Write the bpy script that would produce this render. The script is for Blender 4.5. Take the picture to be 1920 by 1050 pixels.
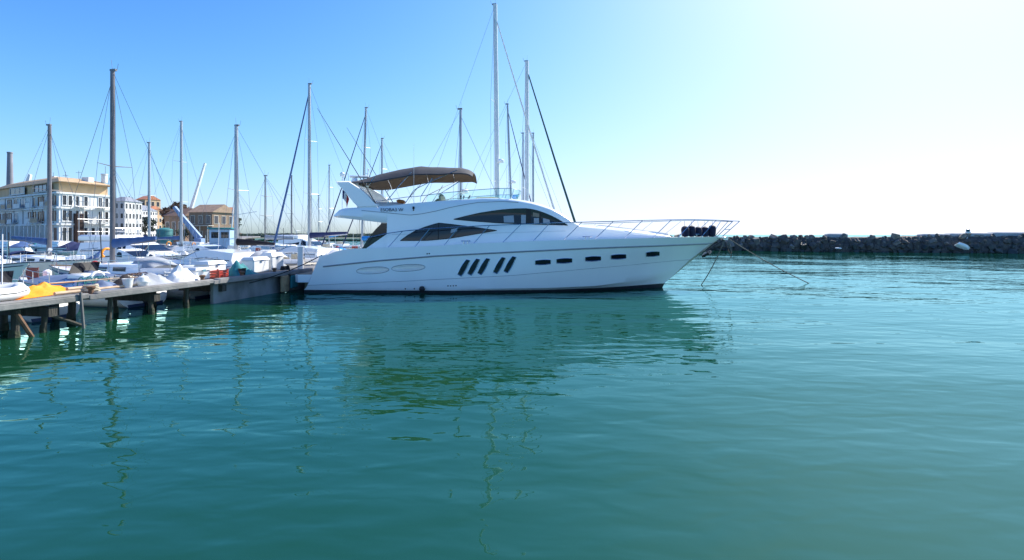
import bpy, bmesh, math, random
from mathutils import Vector, Matrix, noise
from mathutils.bvhtree import BVHTree
R = math.radians
scene = bpy.context.scene
for o in list(bpy.data.objects): bpy.data.objects.remove(o, do_unlink=True)
COL = scene.collection

# ------------------------------------------------------------------ camera
CH, F, HY = 2.5, 900.0, 440.0            # eye height (m), focal length (photo px), horizon row (photo px)
cam_d = bpy.data.cameras.new('camera'); cam = bpy.data.objects.new('camera', cam_d); COL.objects.link(cam)
cam.location = (0, 0, CH); cam.rotation_euler = (R(90), 0, 0)
cam_d.sensor_fit = 'HORIZONTAL'; cam_d.sensor_width = 36.0; cam_d.lens = 36.0 * F / 1920
cam_d.shift_y = -(525.0 - HY) / 1920; cam_d.clip_start = 0.1; cam_d.clip_end = 9000
scene.camera = cam

# ------------------------------------------------------------------ sky, sun, exposure
SUN_AZ, SUN_EL = 46.0, 41.0              # degrees right of the view direction, above the horizon
world = bpy.data.worlds.new('World'); scene.world = world; world.use_nodes = True
wn = world.node_tree; bg = wn.nodes['Background']
sky = wn.nodes.new('ShaderNodeTexSky'); sky.sky_type = 'NISHITA'; sky.sun_disc = False
sky.sun_elevation = R(SUN_EL); sky.sun_rotation = R(SUN_AZ)
sky.altitude = 0; sky.air_density = 1.0; sky.dust_density = 0.9; sky.ozone_density = 4.0
def vmath(op, A, B):
    q = wn.nodes.new('ShaderNodeVectorMath'); q.operation = op
    for k, s in ((0, A), (1, B)):
        if isinstance(s, tuple): q.inputs[k].default_value = s
        else: wn.links.new(s, q.inputs[k])
    return q.outputs[0]
# soft shoulder per channel over the whole sky, so that it pales towards the sun instead of burning out
sq = vmath('MULTIPLY', sky.outputs[0], sky.outputs[0])
sh = vmath('DIVIDE', sq, vmath('ADD', sq, (15.5, 12.0, 12.0)))
wn.links.new(vmath('MULTIPLY', sh, (4.8, 5.1, 6.6)), bg.inputs[0]); bg.inputs[1].default_value = 0.15
sun_d = bpy.data.lights.new('sun', 'SUN'); sun_d.energy = 4.8; sun_d.angle = R(0.53); sun_d.color = (1.0, 0.95, 0.86)
sun = bpy.data.objects.new('sun', sun_d); COL.objects.link(sun)
sdir = Vector((math.sin(R(SUN_AZ)) * math.cos(R(SUN_EL)), math.cos(R(SUN_AZ)) * math.cos(R(SUN_EL)), math.sin(R(SUN_EL))))
sun.rotation_euler = (-sdir).to_track_quat('-Z', 'Y').to_euler(); sun.location = sdir * 60
vs = scene.view_settings; vs.view_transform = 'Standard'; vs.look = 'None'; vs.gamma = 1.0; vs.exposure = 0.82
vs.use_curve_mapping = False
scene.cycles.caustics_refractive = False

# ------------------------------------------------------------------ helpers
def P(px, py, D):
    """point at depth D seen at photo pixel (px, py)"""
    return Vector(((px - 960.0) * D / F, D, CH - (py - HY) * D / F))
def tab(t, x):
    if x <= t[0][0]: return t[0][1]
    for (a, b), (c, d) in zip(t, t[1:]):
        if x <= c: return b + (d - b) * (x - a) / (c - a)
    return t[-1][1]

class MB:
    def __init__(s): s.v = []; s.f = []
    def add(s, vs_, fs_):
        n = len(s.v); s.v += [Vector(p) for p in vs_]; s.f += [tuple(i + n for i in f) for f in fs_]; return s
    def loft(s, rows, ring=False, cap0=False, cap1=False):
        m = len(rows[0]); vs_ = [p for r in rows for p in r]; fs_ = []
        for i in range(len(rows) - 1):
            for j in range(m if ring else m - 1):
                k = (j + 1) % m
                fs_.append((i * m + j, i * m + k, (i + 1) * m + k, (i + 1) * m + j))
        if cap0: fs_.append(tuple(range(m))[::-1])
        if cap1: fs_.append(tuple((len(rows) - 1) * m + j for j in range(m)))
        return s.add(vs_, fs_)
    def box(s, c, d, rz=0, ry=0, bev=0):
        hx, hy, hz = d[0] / 2, d[1] / 2, d[2] / 2
        M = Matrix.Translation(c) @ Matrix.Rotation(rz, 4, 'Z') @ Matrix.Rotation(ry, 4, 'Y')
        if bev <= 0:
            vs_ = [M @ Vector((x, y, z)) for z in (-hz, hz) for x, y in ((-hx, -hy), (hx, -hy), (hx, hy), (-hx, hy))]
            return s.add(vs_, [(3, 2, 1, 0), (4, 5, 6, 7), (0, 1, 5, 4), (1, 2, 6, 5), (2, 3, 7, 6), (3, 0, 4, 7)])
        b = min(bev, hx * .9, hy * .9, hz * .9)
        def ring(ix, z):
            x, y = hx - ix, hy - ix; c_ = b
            pts = [(-x + c_, -y), (x - c_, -y), (x, -y + c_), (x, y - c_), (x - c_, y), (-x + c_, y), (-x, y - c_), (-x, -y + c_)]
            return [M @ Vector((p[0], p[1], z)) for p in pts]
        return s.loft([ring(b, -hz), ring(0, -hz + b), ring(0, hz - b), ring(b, hz)], True, True, True)
    def tube(s, pts, r, n=6, r1=None, cap=True):
        pts = [Vector(p) for p in pts]; rows = []; L = len(pts)
        for i, p in enumerate(pts):
            t = (pts[min(i + 1, L - 1)] - pts[max(i - 1, 0)]).normalized()
            a = t.cross(Vector((0, 0, 1)));
            if a.length < 1e-3: a = t.cross(Vector((0, 1, 0)))
            a.normalize(); b = t.cross(a)
            rr = r if r1 is None else r + (r1 - r) * i / (L - 1)
            if not isinstance(rr, float) and hasattr(rr, '__len__'): rr = rr[i]
            rows.append([p + (a * math.cos(k * 2 * math.pi / n) + b * math.sin(k * 2 * math.pi / n)) * rr for k in range(n)])
        return s.loft(rows, True, cap, cap)
    def lathe(s, prof, c=(0, 0, 0), n=12, axis=None):
        c = Vector(c); Q = Matrix.Identity(3) if axis is None else Vector(axis).to_track_quat('Z', 'Y').to_matrix()
        rows = [[c + Q @ Vector((r * math.cos(k * 2 * math.pi / n), r * math.sin(k * 2 * math.pi / n), z)) for k in range(n)] for r, z in prof]
        return s.loft(rows, True, True, True)
    def prism(s, poly, d):
        d = Vector(d); a = [Vector(p) for p in poly]; b = [p + d for p in a]; n = len(a)
        fs_ = [tuple(range(n))[::-1], tuple(range(n, 2 * n))] + [(i, (i + 1) % n, (i + 1) % n + n, i + n) for i in range(n)]
        return s.add(a + b, fs_)
    def mirrored(s, yc):
        m = MB(); m.v = [Vector((p.x, 2 * yc - p.y, p.z)) for p in s.v]; m.f = [f[::-1] for f in s.f]; return m
    def bvh(s): return BVHTree.FromPolygons(s.v, s.f)
    def build(s, name, m, parent=None, off=None, smooth=35, kind=None, recalc=True):
        me = bpy.data.meshes.new(name)
        o_ = off if off is not None else Vector((0, 0, 0))
        me.from_pydata([tuple(p - o_) for p in s.v], [], s.f)
        if recalc:
            bm = bmesh.new(); bm.from_mesh(me); bmesh.ops.recalc_face_normals(bm, faces=bm.faces); bm.to_mesh(me); bm.free()
        me.materials.append(m)
        if smooth:
            me.polygons.foreach_set('use_smooth', [True] * len(me.polygons)); me.set_sharp_from_angle(angle=R(smooth))
        me.update()
        return link(name, me, parent, kind)
def link(name, me, parent=None, kind=None):
    o = bpy.data.objects.new(name, me); COL.objects.link(o)
    if parent: o.parent = parent
    if kind: o['kind'] = kind
    return o
def thing(name, label, cat, loc=(0, 0, 0), rz=0, group=None):
    o = bpy.data.objects.new(name, None); COL.objects.link(o); o.location = loc; o.rotation_euler = (0, 0, rz)
    o.empty_display_size = .3
    return tag(o, label, cat, group)
def tag(o, label, cat, group=None):
    o['label'] = label; o['category'] = cat
    if group: o['group'] = group
    return o

_m = {}
def mat(name, col, rough=.5, metal=0.0, var=.12, vs_=3.0, bump=0.0, bs=20.0, coat=0.0, stain=None, spec=.5, stretch=(1, 1, 1)):
    if name in _m: return _m[name]
    m = bpy.data.materials.new(name); m.use_nodes = True; n = m.node_tree; b = n.nodes['Principled BSDF']
    b.inputs['Roughness'].default_value = rough; b.inputs['Metallic'].default_value = metal
    b.inputs['Coat Weight'].default_value = coat; b.inputs['Specular IOR Level'].default_value = spec
    tc = n.nodes.new('ShaderNodeTexCoord'); mp = n.nodes.new('ShaderNodeMapping'); mp.inputs['Scale'].default_value = stretch
    n.links.new(tc.outputs['Object'], mp.inputs['Vector'])
    nz = n.nodes.new('ShaderNodeTexNoise'); nz.inputs['Scale'].default_value = vs_; nz.inputs['Detail'].default_value = 6
    n.links.new(mp.outputs[0], nz.inputs['Vector'])
    cr = n.nodes.new('ShaderNodeValToRGB'); cr.color_ramp.elements[0].position = .3; cr.color_ramp.elements[1].position = .7
    lo = stain if stain else tuple(c * (1 - var) for c in col)
    hi = col if stain else tuple(min(1, c * (1 + var)) for c in col)
    cr.color_ramp.elements[0].color = (*lo, 1); cr.color_ramp.elements[1].color = (*hi, 1)
    n.links.new(nz.outputs['Fac'], cr.inputs[0]); n.links.new(cr.outputs[0], b.inputs['Base Color'])
    if bump:
        nb = n.nodes.new('ShaderNodeTexNoise'); nb.inputs['Scale'].default_value = bs; nb.inputs['Detail'].default_value = 8
        n.links.new(mp.outputs[0], nb.inputs['Vector'])
        bu = n.nodes.new('ShaderNodeBump'); bu.inputs['Strength'].default_value = bump; bu.inputs['Distance'].default_value = .05
        n.links.new(nb.outputs['Fac'], bu.inputs['Height']); n.links.new(bu.outputs[0], b.inputs['Normal'])
    _m[name] = m; return m

GEL = mat('gelcoat_white', (.89, .89, .88), .18, 0, .025, .8, coat=.4)
GELB = mat('gelcoat_weathered', (.74, .74, .72), .32, 0, .06, 1.5, bump=.02, bs=8)
CREAM = mat('gelcoat_cream', (.62, .56, .44), .4, 0, .06)
HULLM = mat('hull_gelcoat', (.89, .89, .88), .12, 0, .06, 1.1, bump=.035, bs=.9, coat=.7, stain=(.845, .85, .845), stretch=(1, 1, .35))
ANTI = mat('antifoul_black', (.012, .014, .02), .5, 0, .3)
ANTIB = mat('antifoul_blue', (.03, .06, .16), .5, 0, .3)
STEEL = mat('stainless_steel', (.62, .64, .66), .16, 1, .04)
ALU = mat('mast_aluminium', (.42, .43, .45), .42, .6, .1, 1.0, stretch=(1, 1, .1))
ALUW = mat('mast_painted_white', (.72, .72, .72), .4, 0, .05)
ALUD = mat('mast_dark', (.17, .16, .17), .45, .3, .15)
GLASS = mat('smoked_glass', (.008, .009, .014), .03, 0, .1)
LIGHTP = mat('window_light_patch', (.32, .35, .38), .6, 0, .1)  # brightness of sky seen through the yacht windows, painted as a pale colour
GREYL = mat('grey_line', (.16, .17, .19), .5)
CANV = mat('canvas_grey', (.045, .046, .054), .85, 0, .18, 2.5, bump=.25, bs=9)
CANVB = mat('canvas_brown', (.10, .072, .05), .9, 0, .15, 3, bump=.2, bs=10)
NAVY = mat('canvas_navy', (.022, .03, .10), .85, 0, .2, 3, bump=.3, bs=10)
BLUE = mat('canvas_blue', (.06, .12, .27), .85, 0, .2, 3, bump=.3, bs=10)
CYAN = mat('canvas_bright_blue', (.02, .25, .62), .8, 0, .15, 3, bump=.3, bs=10)
GREYC = mat('canvas_pale_grey', (.33, .35, .38), .85, 0, .15, 3, bump=.35, bs=8)
WHITEC = mat('sailcloth_white', (.72, .71, .68), .8, 0, .08, 3, bump=.3, bs=8)
TEAL = mat('canvas_teal', (.02, .20, .22), .8, 0, .15, 3, bump=.25, bs=8)
GREEN = mat('canvas_dark_green', (.012, .075, .07), .85, 0, .15)
BLACKC = mat('canvas_black', (.014, .012, .016), .85, 0, .2, 3, bump=.3, bs=10)
ORANGE = mat('tarp_orange', (.85, .30, .01), .6, 0, .12, 4, bump=.4, bs=7)
FENN = mat('fender_navy', (.010, .010, .035), .75, 0, .3, 6, bump=.2, bs=14)
FENW = mat('fender_white', (.68, .68, .66), .45, 0, .08)
ROPE = mat('rope_grey', (.17, .16, .14), .9, 0, .3, 30, bump=.5, bs=60)
ROPEB = mat('rope_black', (.012, .012, .014), .9, 0, .3, 30)
WIRE = mat('rigging_wire', (.20, .21, .23), .4, .7)
RUBB = mat('black_rubber', (.012, .012, .013), .6)
TEAK = mat('teak', (.27, .17, .09), .65, 0, .25, 6, bump=.2, bs=20, stretch=(1, 8, 8))
LEATH = mat('orange_leather', (.45, .13, .02), .55, 0, .15)
BEIGE = mat('beige_vinyl', (.52, .46, .34), .6, 0, .1)
CONC = mat('concrete', (.27, .26, .25), .9, 0, .25, 1.2, bump=.5, bs=6, stain=(.14, .135, .13))
CONCD = mat('concrete_wet', (.27, .275, .28), .75, 0, .3, 1.4, bump=.5, bs=5, stain=(.10, .105, .10), stretch=(1, 1, .5))
WEED = mat('weed_growth', (.03, .035, .018), .8, 0, .4, 8, bump=.8, bs=14)
PILE = mat('pile_wood', (.07, .058, .048), .85, 0, .4, 3, bump=.6, bs=9, stain=(.022, .024, .018), stretch=(3, 3, .6))
RUST = mat('rusty_steel', (.20, .11, .06), .85, 0, .3, 5, bump=.4, bs=15, stain=(.10, .05, .03))

# ------------------------------------------------------------------ water
def water_mat():
    m = bpy.data.materials.new('harbour_water'); m.use_nodes = True; n = m.node_tree; n.nodes.remove(n.nodes['Principled BSDF'])
    df = n.nodes.new('ShaderNodeBsdfDiffuse'); df.inputs[0].default_value = (.007, .050, .022, 1)
    gl_ = n.nodes.new('ShaderNodeBsdfGlossy'); gl_.inputs[0].default_value = (.50, .93, .95, 1); gl_.inputs['Roughness'].default_value = .02
    fr = n.nodes.new('ShaderNodeFresnel'); fr.inputs['IOR'].default_value = 1.66; mx_ = n.nodes.new('ShaderNodeMixShader')
    n.links.new(fr.outputs[0], mx_.inputs[0]); n.links.new(df.outputs[0], mx_.inputs[1]); n.links.new(gl_.outputs[0], mx_.inputs[2]); n.links.new(mx_.outputs[0], n.nodes['Material Output'].inputs[0])
    tc = n.nodes.new('ShaderNodeTexCoord')
    def layer(scale, rot, st, detail, dist, strength, prev):
        mp = n.nodes.new('ShaderNodeMapping'); mp.inputs['Rotation'].default_value = (0, 0, R(rot)); mp.inputs['Scale'].default_value = st
        n.links.new(tc.outputs['Object'], mp.inputs['Vector'])
        nz = n.nodes.new('ShaderNodeTexNoise'); nz.inputs['Scale'].default_value = scale; nz.inputs['Detail'].default_value = detail
        nz.inputs['Roughness'].default_value = .45; nz.inputs['Distortion'].default_value = .3
        n.links.new(mp.outputs[0], nz.inputs['Vector'])
        bu = n.nodes.new('ShaderNodeBump'); bu.inputs['Strength'].default_value = strength; bu.inputs['Distance'].default_value = dist
        n.links.new(nz.outputs['Fac'], bu.inputs['Height'])
        if prev: n.links.new(prev.outputs[0], bu.inputs['Normal'])
        return bu
    l1 = layer(.55, -14, (.45, 1.15, 1), 1.5, .075, 1.0, None)
    l2 = layer(2.7, 12, (.5, 1.15, 1), 1.5, .021, 1.0, l1)
    l3 = layer(.12, -30, (1, 1, 1), 0.0, .2, 1.0, l2)
    l4 = layer(7.0, 25, (.6, 1, 1), 1.0, .0018, 1.0, l3)
    for nd in (gl_, fr): n.links.new(l4.outputs[0], nd.inputs['Normal'])
    return m
wm = MB(); wm.add([(-3500, -3000, 0), (3500, -3000, 0), (3500, 6000, 0), (-3500, 6000, 0)], [(0, 1, 2, 3)])
water = wm.build('harbour_water', water_mat(), smooth=0, kind='structure')

# ------------------------------------------------------------------ the motor yacht
YC = 22.75
yacht = thing('motor_yacht', 'large white flybridge motor yacht with grey bimini, moored stern to the pier', 'yacht', (0, YC, 0))
YO = Vector((0, YC, 0))
def ypart(name, mb, m, parent=None, mirror=False, smooth=35):
    o = mb.build(name, m, parent or yacht, YO, smooth)
    if mirror: mb.mirrored(YC).build(name, m, parent or yacht, YO, smooth)
    return o
def solve(px, bfun):
    X = (px - 960) * 21 / F
    for _ in range(6): X = (px - 960) * (YC - bfun(X)) / F
    return X
def at(px, py, bfun):
    b = bfun((px - 960) * 21 / F) if not callable(bfun) else bfun(solve(px, bfun))
    return P(px, py, YC - b)
def near(px, py, b): return P(px, py, YC - b)

#          name    bmax  ds   xs     xm    xe    p    pixel table
HL = [('deck', 2.45, .20, -8.22, .5, 9.98, 2.4, [(596, 480), (622, 476.5), (634, 468.5), (680, 466), (728, 464), (777, 463), (833, 460), (888, 456.5), (943, 454.5), (1000, 452), (1057, 450), (1114, 448.5), (1170, 447.5), (1224, 446), (1272, 444.7), (1355, 444)]),
      ('rub', 2.43, .20, -8.40, .3, 9.43, 2.3, [(590, 501), (605, 499.6), (706, 489), (816, 480), (960, 472.5), (1091, 466), (1180, 462.5), (1224, 461), (1320, 457), (1335, 456.5)]),
      ('stripe', 2.36, .18, -8.76, -1, 8.42, 2.1, [(577, 535), (761, 527), (960, 516.6), (1080, 506), (1180, 497), (1262, 489), (1293, 487)]),
      ('chine', 2.29, .16, -8.88, -2, 7.85, 1.9, [(568, 541), (840, 542), (1023, 540), (1119, 536), (1214, 523), (1272, 508)]),
      ('boot', 2.25, .15, -8.95, -2.5, 7.23, 1.8, [(568, 543.5), (840, 545), (1023, 543.5), (1119, 540), (1180, 536), (1246, 531)])]
def hb(L, X):
    _, bm_, ds, xs, xm, xe, p, _t = L
    if X <= xm: return bm_ - ds * ((xm - X) / (xm - xs)) ** 2
    return max(.012, bm_ * (1 - min(1, (X - xm) / (xe - xm)) ** p))
def hpt(L, u):
    X = L[3] + (L[5] - L[3]) * u; b = hb(L, X); D = YC - b
    py = tab(L[7], 960 + F * X / D)
    return Vector((X, b, CH - (py - HY) * D / F))
US = [1 - (1 - i / 70) ** 1.35 for i in range(71)]
def deck_b(X): return hb(HL[0], min(X, 9.9))
hull = MB(); boot = MB(); hr = []; br = []
for u in US:
    ln = [hpt(L, u) for L in HL]; half = []
    for a, b in zip(ln, ln[1:]):
        for k in range(3):
            t = k / 3; q = a.lerp(b, t); half.append(q)
    half.append(ln[-1])
    star = [Vector((q.x, YC - q.y, q.z)) for q in half]; port = [Vector((q.x, YC + q.y, q.z)) for q in half[::-1]]
    hr.append(star + port)
    q = ln[-1]; w = Vector((q.x - .1 * u, q.y * .985, 0)); k1 = Vector((q.x - .5 * u, q.y * .55, -.5))
    ring = [Vector((q.x, q.y * .996, q.z))] + [w, k1]
    br.append([Vector((s.x, YC - s.y, s.z)) for s in ring] + [Vector((s.x, YC + s.y, s.z)) for s in ring[::-1]])
hull.loft(hr, True, True, True); boot.loft(br, True, True, True)
hbvh = hull.bvh()
hull_o = ypart('hull', hull, HULLM, smooth=28)
ypart('boot_stripe', boot, ANTI)
EYE = Vector((0, 0, CH))
def ray(bvh, px, py):
    d = (P(px, py, 10) - EYE).normalized(); h, nrm, i, dist = bvh.ray_cast(EYE, d)
    if h is None: return None
    if nrm.dot(d) > 0: nrm = -nrm
    return h, nrm
def patch(bvh, fn, N, M_, off, thick=.012):
    """grid on a surface: fn(s,t) gives the pixel; returns MB proud of it by off"""
    rows = []; ok = None
    for i in range(N + 1):
        r = []
        for j in range(M_ + 1):
            h = ray(bvh, *fn(i / N, j / M_))
            if h is None: h = ok
            ok = h; r.append(h[0] + h[1] * off)
        rows.append(r)
    mb = MB(); mb.loft(rows)
    back = MB(); nr = [[p + (EYE - p).normalized() * -thick for p in r] for r in rows]
    rim = [rows[i][0] for i in range(N + 1)] + [rows[N][j] for j in range(1, M_ + 1)] + [rows[i][M_] for i in range(N - 1, -1, -1)] + [rows[0][j] for j in range(M_ - 1, 0, -1)]
    rimb = [p + (p - EYE).normalized() * thick for p in rim]
    mb.loft([rim, rimb], True)
    return mb
def surf_line(bvh, pts, r, n, steps=60, off=0.0):
    out = []
    for i in range(steps + 1):
        px = pts[0][0] + (pts[-1][0] - pts[0][0]) * i / steps; h = ray(bvh, px, tab(pts, px))
        if h: out.append(h[0] + h[1] * off)
    return MB().tube(out, r, n)
def rim_line(bvh, fn, r, off=.006, n=10):
    pts = [fn(i / n, 0) for i in range(n)] + [fn(1, i / n) for i in range(n)] + [fn(1 - i / n, 1) for i in range(n)] + [fn(0, 1 - i / n) for i in range(n + 1)]
    out = []
    for px, py in pts:
        h = ray(bvh, px, py)
        if h and (not out or (h[0] + h[1] * off - out[-1]).length > .004): out.append(h[0] + h[1] * off)
    return MB().tube(out, r, 6)
# two oval engine-room air intakes: real scoops cut into the topsides
def oval(cx, cy, a, b, tilt):
    def f(ang, k=1.0):
        x, y = a * k * math.copysign(abs(math.cos(ang)) ** .8, math.cos(ang)), b * k * math.sin(ang)
        return cx + x, cy + y - tilt * x
    return f
OV = [oval(698.7, 507, 30, 6.3, .05), oval(765.5, 502.2, 31, 6.3, .05)]
dg = []
for f in OV:
    for mir in (False, True):
        h = ray(hbvh, *f(0, 0)); c = h[0]; s = (YC - c.y)
        cut = bmesh.new(); bmesh.ops.create_uvsphere(cut, u_segments=40, v_segments=20, radius=1)
        sx = 30.5 * (YC - s) / F; sz = 6.3 * (YC - s) / F
        for v in cut.verts:
            x, y, z = v.co.x, v.co.y, v.co.z
            v.co = Vector((c.x + sx * x, (YC + s if mir else YC - s) - YC + .30 * y, c.z + sz * z + .05 * sx * x))
        me = bpy.data.meshes.new('scoop_cut'); cut.to_mesh(me); cut.free()
        co = bpy.data.objects.new('scoop_cut', me); COL.objects.link(co); co.parent = yacht; dg.append(co)
        md = hull_o.modifiers.new('cut', 'BOOLEAN'); md.operation = 'DIFFERENCE'; md.object = co; md.solver = 'EXACT'
bpy.context.view_layer.update()
dp = bpy.context.evaluated_depsgraph_get(); nm = bpy.data.meshes.new_from_object(hull_o.evaluated_get(dp))
hull_o.modifiers.clear(); hull_o.data = nm; nm.name = 'hull'
if not nm.materials: nm.materials.append(HULLM)
nm.polygons.foreach_set('use_smooth', [True] * len(nm.polygons)); nm.set_sharp_from_angle(angle=R(28))
for co in dg: bpy.data.objects.remove(co, do_unlink=True)
for f in OV:
    pts = []
    for i in range(41):
        h = ray(hbvh, *f(i * 2 * math.pi / 40, 1.02)); pts.append(h[0] + h[1] * .002)
    ypart('intake_rim', MB().tube(pts, .009, 5, cap=False), GREYL, mirror=True)
# rub rail and the painted cove line
ypart('rub_rail', surf_line(hbvh, [(606, 499.6)] + HL[1][7][2:], .028, 8, 80, .006), mat('rub_rail_grey', (.30, .31, .33), .35), mirror=True)
ypart('rub_rail_insert', surf_line(hbvh, [(q[0], q[1] + 1.0) for q in [(606, 499.6)] + HL[1][7][2:]], .014, 6, 80, .016), GREYL, mirror=True)
ypart('cove_line', surf_line(hbvh, HL[2][7], .010, 5, 80, .001), mat('cove_line_grey', (.34, .35, .37), .5), mirror=True)
# portholes
def barrel(c0, c1, c2, c3, bul):
    def f(s, t):
        x = (c0[0] * (1 - s) + c1[0] * s) * (1 - t) + (c3[0] * (1 - s) + c2[0] * s) * t
        y = (c0[1] * (1 - s) + c1[1] * s) * (1 - t) + (c3[1] * (1 - s) + c2[1] * s) * t
        return x, y
    def g(s, t):
        x, y = f(s, t); cx, cy = f(.5, .5)
        k = 1 + bul * (1 - (2 * t - 1) ** 2) * abs(2 * s - 1)
        ax, ay = f(.5, t)
        return ax + (x - ax) * k, ay + (y - ay) * k
    return g
def grow(c, k):
    mx = sum(p[0] for p in c) / 4; my = sum(p[1] for p in c) / 4
    return [(p[0] + (k if p[0] > mx else -k), p[1] + (k if p[1] > my else -k)) for p in c]
FRAMEP = mat('porthole_frame', (.10, .105, .12), .3, .3)
for dx, dy in ((0, 0), (18.7, -1.5), (37.5, -2.5), (66.7, -4.5), (86.5, -6)):
    c = [(874.0 + dx, 487.2 + dy), (880.8 + dx, 488.6 + dy), (865.5 + dx, 517.6 + dy), (858.6 + dx, 514 + dy)]
    fr = ypart('porthole', patch(hbvh, barrel(*grow(c, .5), .45), 6, 10, .008), FRAMEP)
    ypart('rim', rim_line(hbvh, barrel(*grow(c, .4), .45), .016, .012), STEEL, fr); ypart('pane', patch(hbvh, barrel(*c, .45), 6, 10, .010), GLASS, fr)
    mb = patch(hbvh, barrel(*grow(c, .5), .45), 6, 10, .010).mirrored(YC); ypart('porthole', mb, GLASS)
for cx, cy, w in ((1018, 491.7, 14), (1058, 488.9, 14), (1112, 485, 14), (1159.5, 481.3, 13.6), (1223.7, 476.2, 12)):
    sl = -.055 * w
    c = [(cx - w, cy - 3.1 - sl), (cx + w, cy - 3.1 + sl), (cx + w, cy + 3.1 + sl), (cx - w, cy + 3.1 - sl)]
    def hz(c, bul):
        g0 = barrel(c[0], c[1], c[2], c[3], 0)
        def g(s, t):
            x, y = g0(s, t); ax, ay = g0(s, .5); return x, ay + (y - ay) * (1 + bul * (1 - (2 * s - 1) ** 2))
        return g
    fr = ypart('porthole', patch(hbvh, hz(grow(c, .5), .3), 10, 4, .008), FRAMEP)
    ypart('rim', rim_line(hbvh, hz(grow(c, .4), .3), .014, .012), STEEL, fr); ypart('pane', patch(hbvh, hz(c, .3), 10, 4, .010), GLASS, fr)
    ypart('porthole', patch(hbvh, hz(grow(c, .5), .3), 10, 4, .010).mirrored(YC), GLASS)
# small through-hull fittings and deck-edge vents
for px, py in ((760, 541.5), (777, 541.2), (840, 536), (845, 536), (850, 535.7), (855, 535.5), (801, 475.8), (805, 475.5), (871, 455.5), (877, 455)):
    h = ray(hbvh, px, py)
    if h: ypart('skin_fitting', MB().lathe([(.03, -.01), (.03, .012), (.018, .016)], h[0], 8, h[1]), RUBB)
# swim platform
sp = MB(); sp.loft([[Vector((x, YC + s * y, z)) for x, y, z in ((-8.6, 2.02, zz), (-9.25, 2.02, zz), (-9.45, 1.8, zz))] + [Vector((x, YC - s * y, z)) for x, y, z in ((-9.45, 1.8, zz), (-9.25, 2.02, zz), (-8.6, 2.02, zz))]
                    for s in (1,) for zz in (.44, .46, .74, .77)], True, True, True)
pl = ypart('swim_platform', sp, GEL)
for k in range(10): ypart('teak_plank', MB().box((-9.02, YC - 1.65 + k * .366, .776), (.66, .345, .02)), TEAK, pl)
ypart('platform_bracket', MB().box((-8.95, YC - 1.4, .25), (.5, .3, .5), bev=.08), mat('bracket_tan', (.22, .20, .14), .7), pl)
ypart('platform_bracket', MB().box((-8.95, YC + 1.4, .25), (.5, .3, .5), bev=.08), mat('bracket_tan', (.22, .20, .14), .7), pl)

# ---- superstructure
TOP = [(618, 403), (634, 393), (645, 390.5), (674, 388.5), (726, 386), (761, 382), (789, 379.5), (844, 375), (908, 371), (940, 371.5), (968, 374.3), (985, 377), (1000, 380.3), (1017, 385), (1034, 391), (1052, 400), (1068, 411), (1078, 419.5), (1090, 423.5), (1152, 429), (1224, 437.5), (1268, 443.5), (1300, 446)]
GRV = [(618, 404.5), (640, 394.5), (678, 394.6), (726, 399), (769, 403.2), (790, 401), (816, 396), (845, 388.8), (871, 383.6), (897, 379.5), (943, 377.6), (972, 379.6), (1000, 384.5), (1034, 395), (1068, 414), (1090, 426), (1152, 432), (1268, 445), (1300, 447)]
BOT = [(618, 406), (640, 408.7), (717, 417.5), (727, 418.3)]
def sb(X): return 2.0 if X < 0 else 2.0 - 1.45 * (X / 7.5) ** 1.2
def pz(t, X, b): D = YC - b; return CH - (tab(t, 960 + F * X / D) - HY) * D / F
def sect(X, aft):
    b0 = sb(X); rec = .45 if X < -.2 else max(0, .45 * (1 - (X + .2) / .7))
    zt = pz(TOP, X, b0 - .16); zg = pz(GRV, X, b0 - .05)
    dx = X; zd = hpt(HL[0], max(0, min(1, (X - HL[0][3]) / (HL[0][5] - HL[0][3])))).z - .06
    if aft:
        b0 -= .45 * max(0, (-7.1 - X) / .8) ** 2.2
        zb = pz(BOT, X, b0 - .12); rec = max(0, min(.45, zt - zb - .14)); low = [(b0 - .45, zb + .02), (b0 - .12, zb), (b0 - .02, zb + (zg - zb) * .35)]
    else:
        z1 = zd + (zg - zd) * .33; z2 = zd + (zg - zd) * .7
        low = [(b0 + .02, zd), (b0, z1), (b0 - .07, z2)]
    cz = .10 if X > 0 else 0.0
    up = [(b0 - .05, zg), (b0 - .08, zg + (zt - zg) * .5), (b0 - .16, zt - .012), (b0 - .20, zt), (b0 - .32, zt + cz * .25), (b0 - .38, zt - rec + cz * .3), (b0 * .45, zt - rec + cz)]
    pts = low + up
    return [Vector((X, YC - b, z)) for b, z in pts] + [Vector((X, YC + b, z)) for b, z in pts[::-1]]
XA = -7.88; XB = -5.42
sup = MB(); sup.loft([sect(XB + (7.35 - XB) * i / 110, False) for i in range(111)], True, True, True)
ovr = MB(); ovr.loft([sect(XA + (XB - XA) * (i / 24), True) for i in range(25)], True, True, True)
sbvh = sup.bvh(); both = MB(); both.add(sup.v, sup.f); both.add(ovr.v, ovr.f); abvh = both.bvh()
deckh = ypart('superstructure', sup, GEL, smooth=40)
flyb = ypart('flybridge_overhang', ovr, GEL, smooth=40)
gl = [q for q in GRV if 678 <= q[0] <= 972]
ypart('moulding_line', surf_line(abvh, gl, .014, 6, 70, .002), mat('moulding_grey', (.26, .27, .29), .5), deckh, mirror=True)
ypart('moulding_line', surf_line(sbvh, [(735, 440), (760, 439), (850, 439.5), (960, 436), (1060, 433)], .005, 5, 50, .001), mat('cove_line_grey', (.34, .35, .37), .5), deckh)
def lens_fn(top, bot):
    x0, x1 = top[0][0], top[-1][0]
    def f(s, t):
        px = x0 + (x1 - x0) * s; a, b = tab(top, px), tab(bot, px); return px, a + (b - a) * t
    return f
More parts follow.
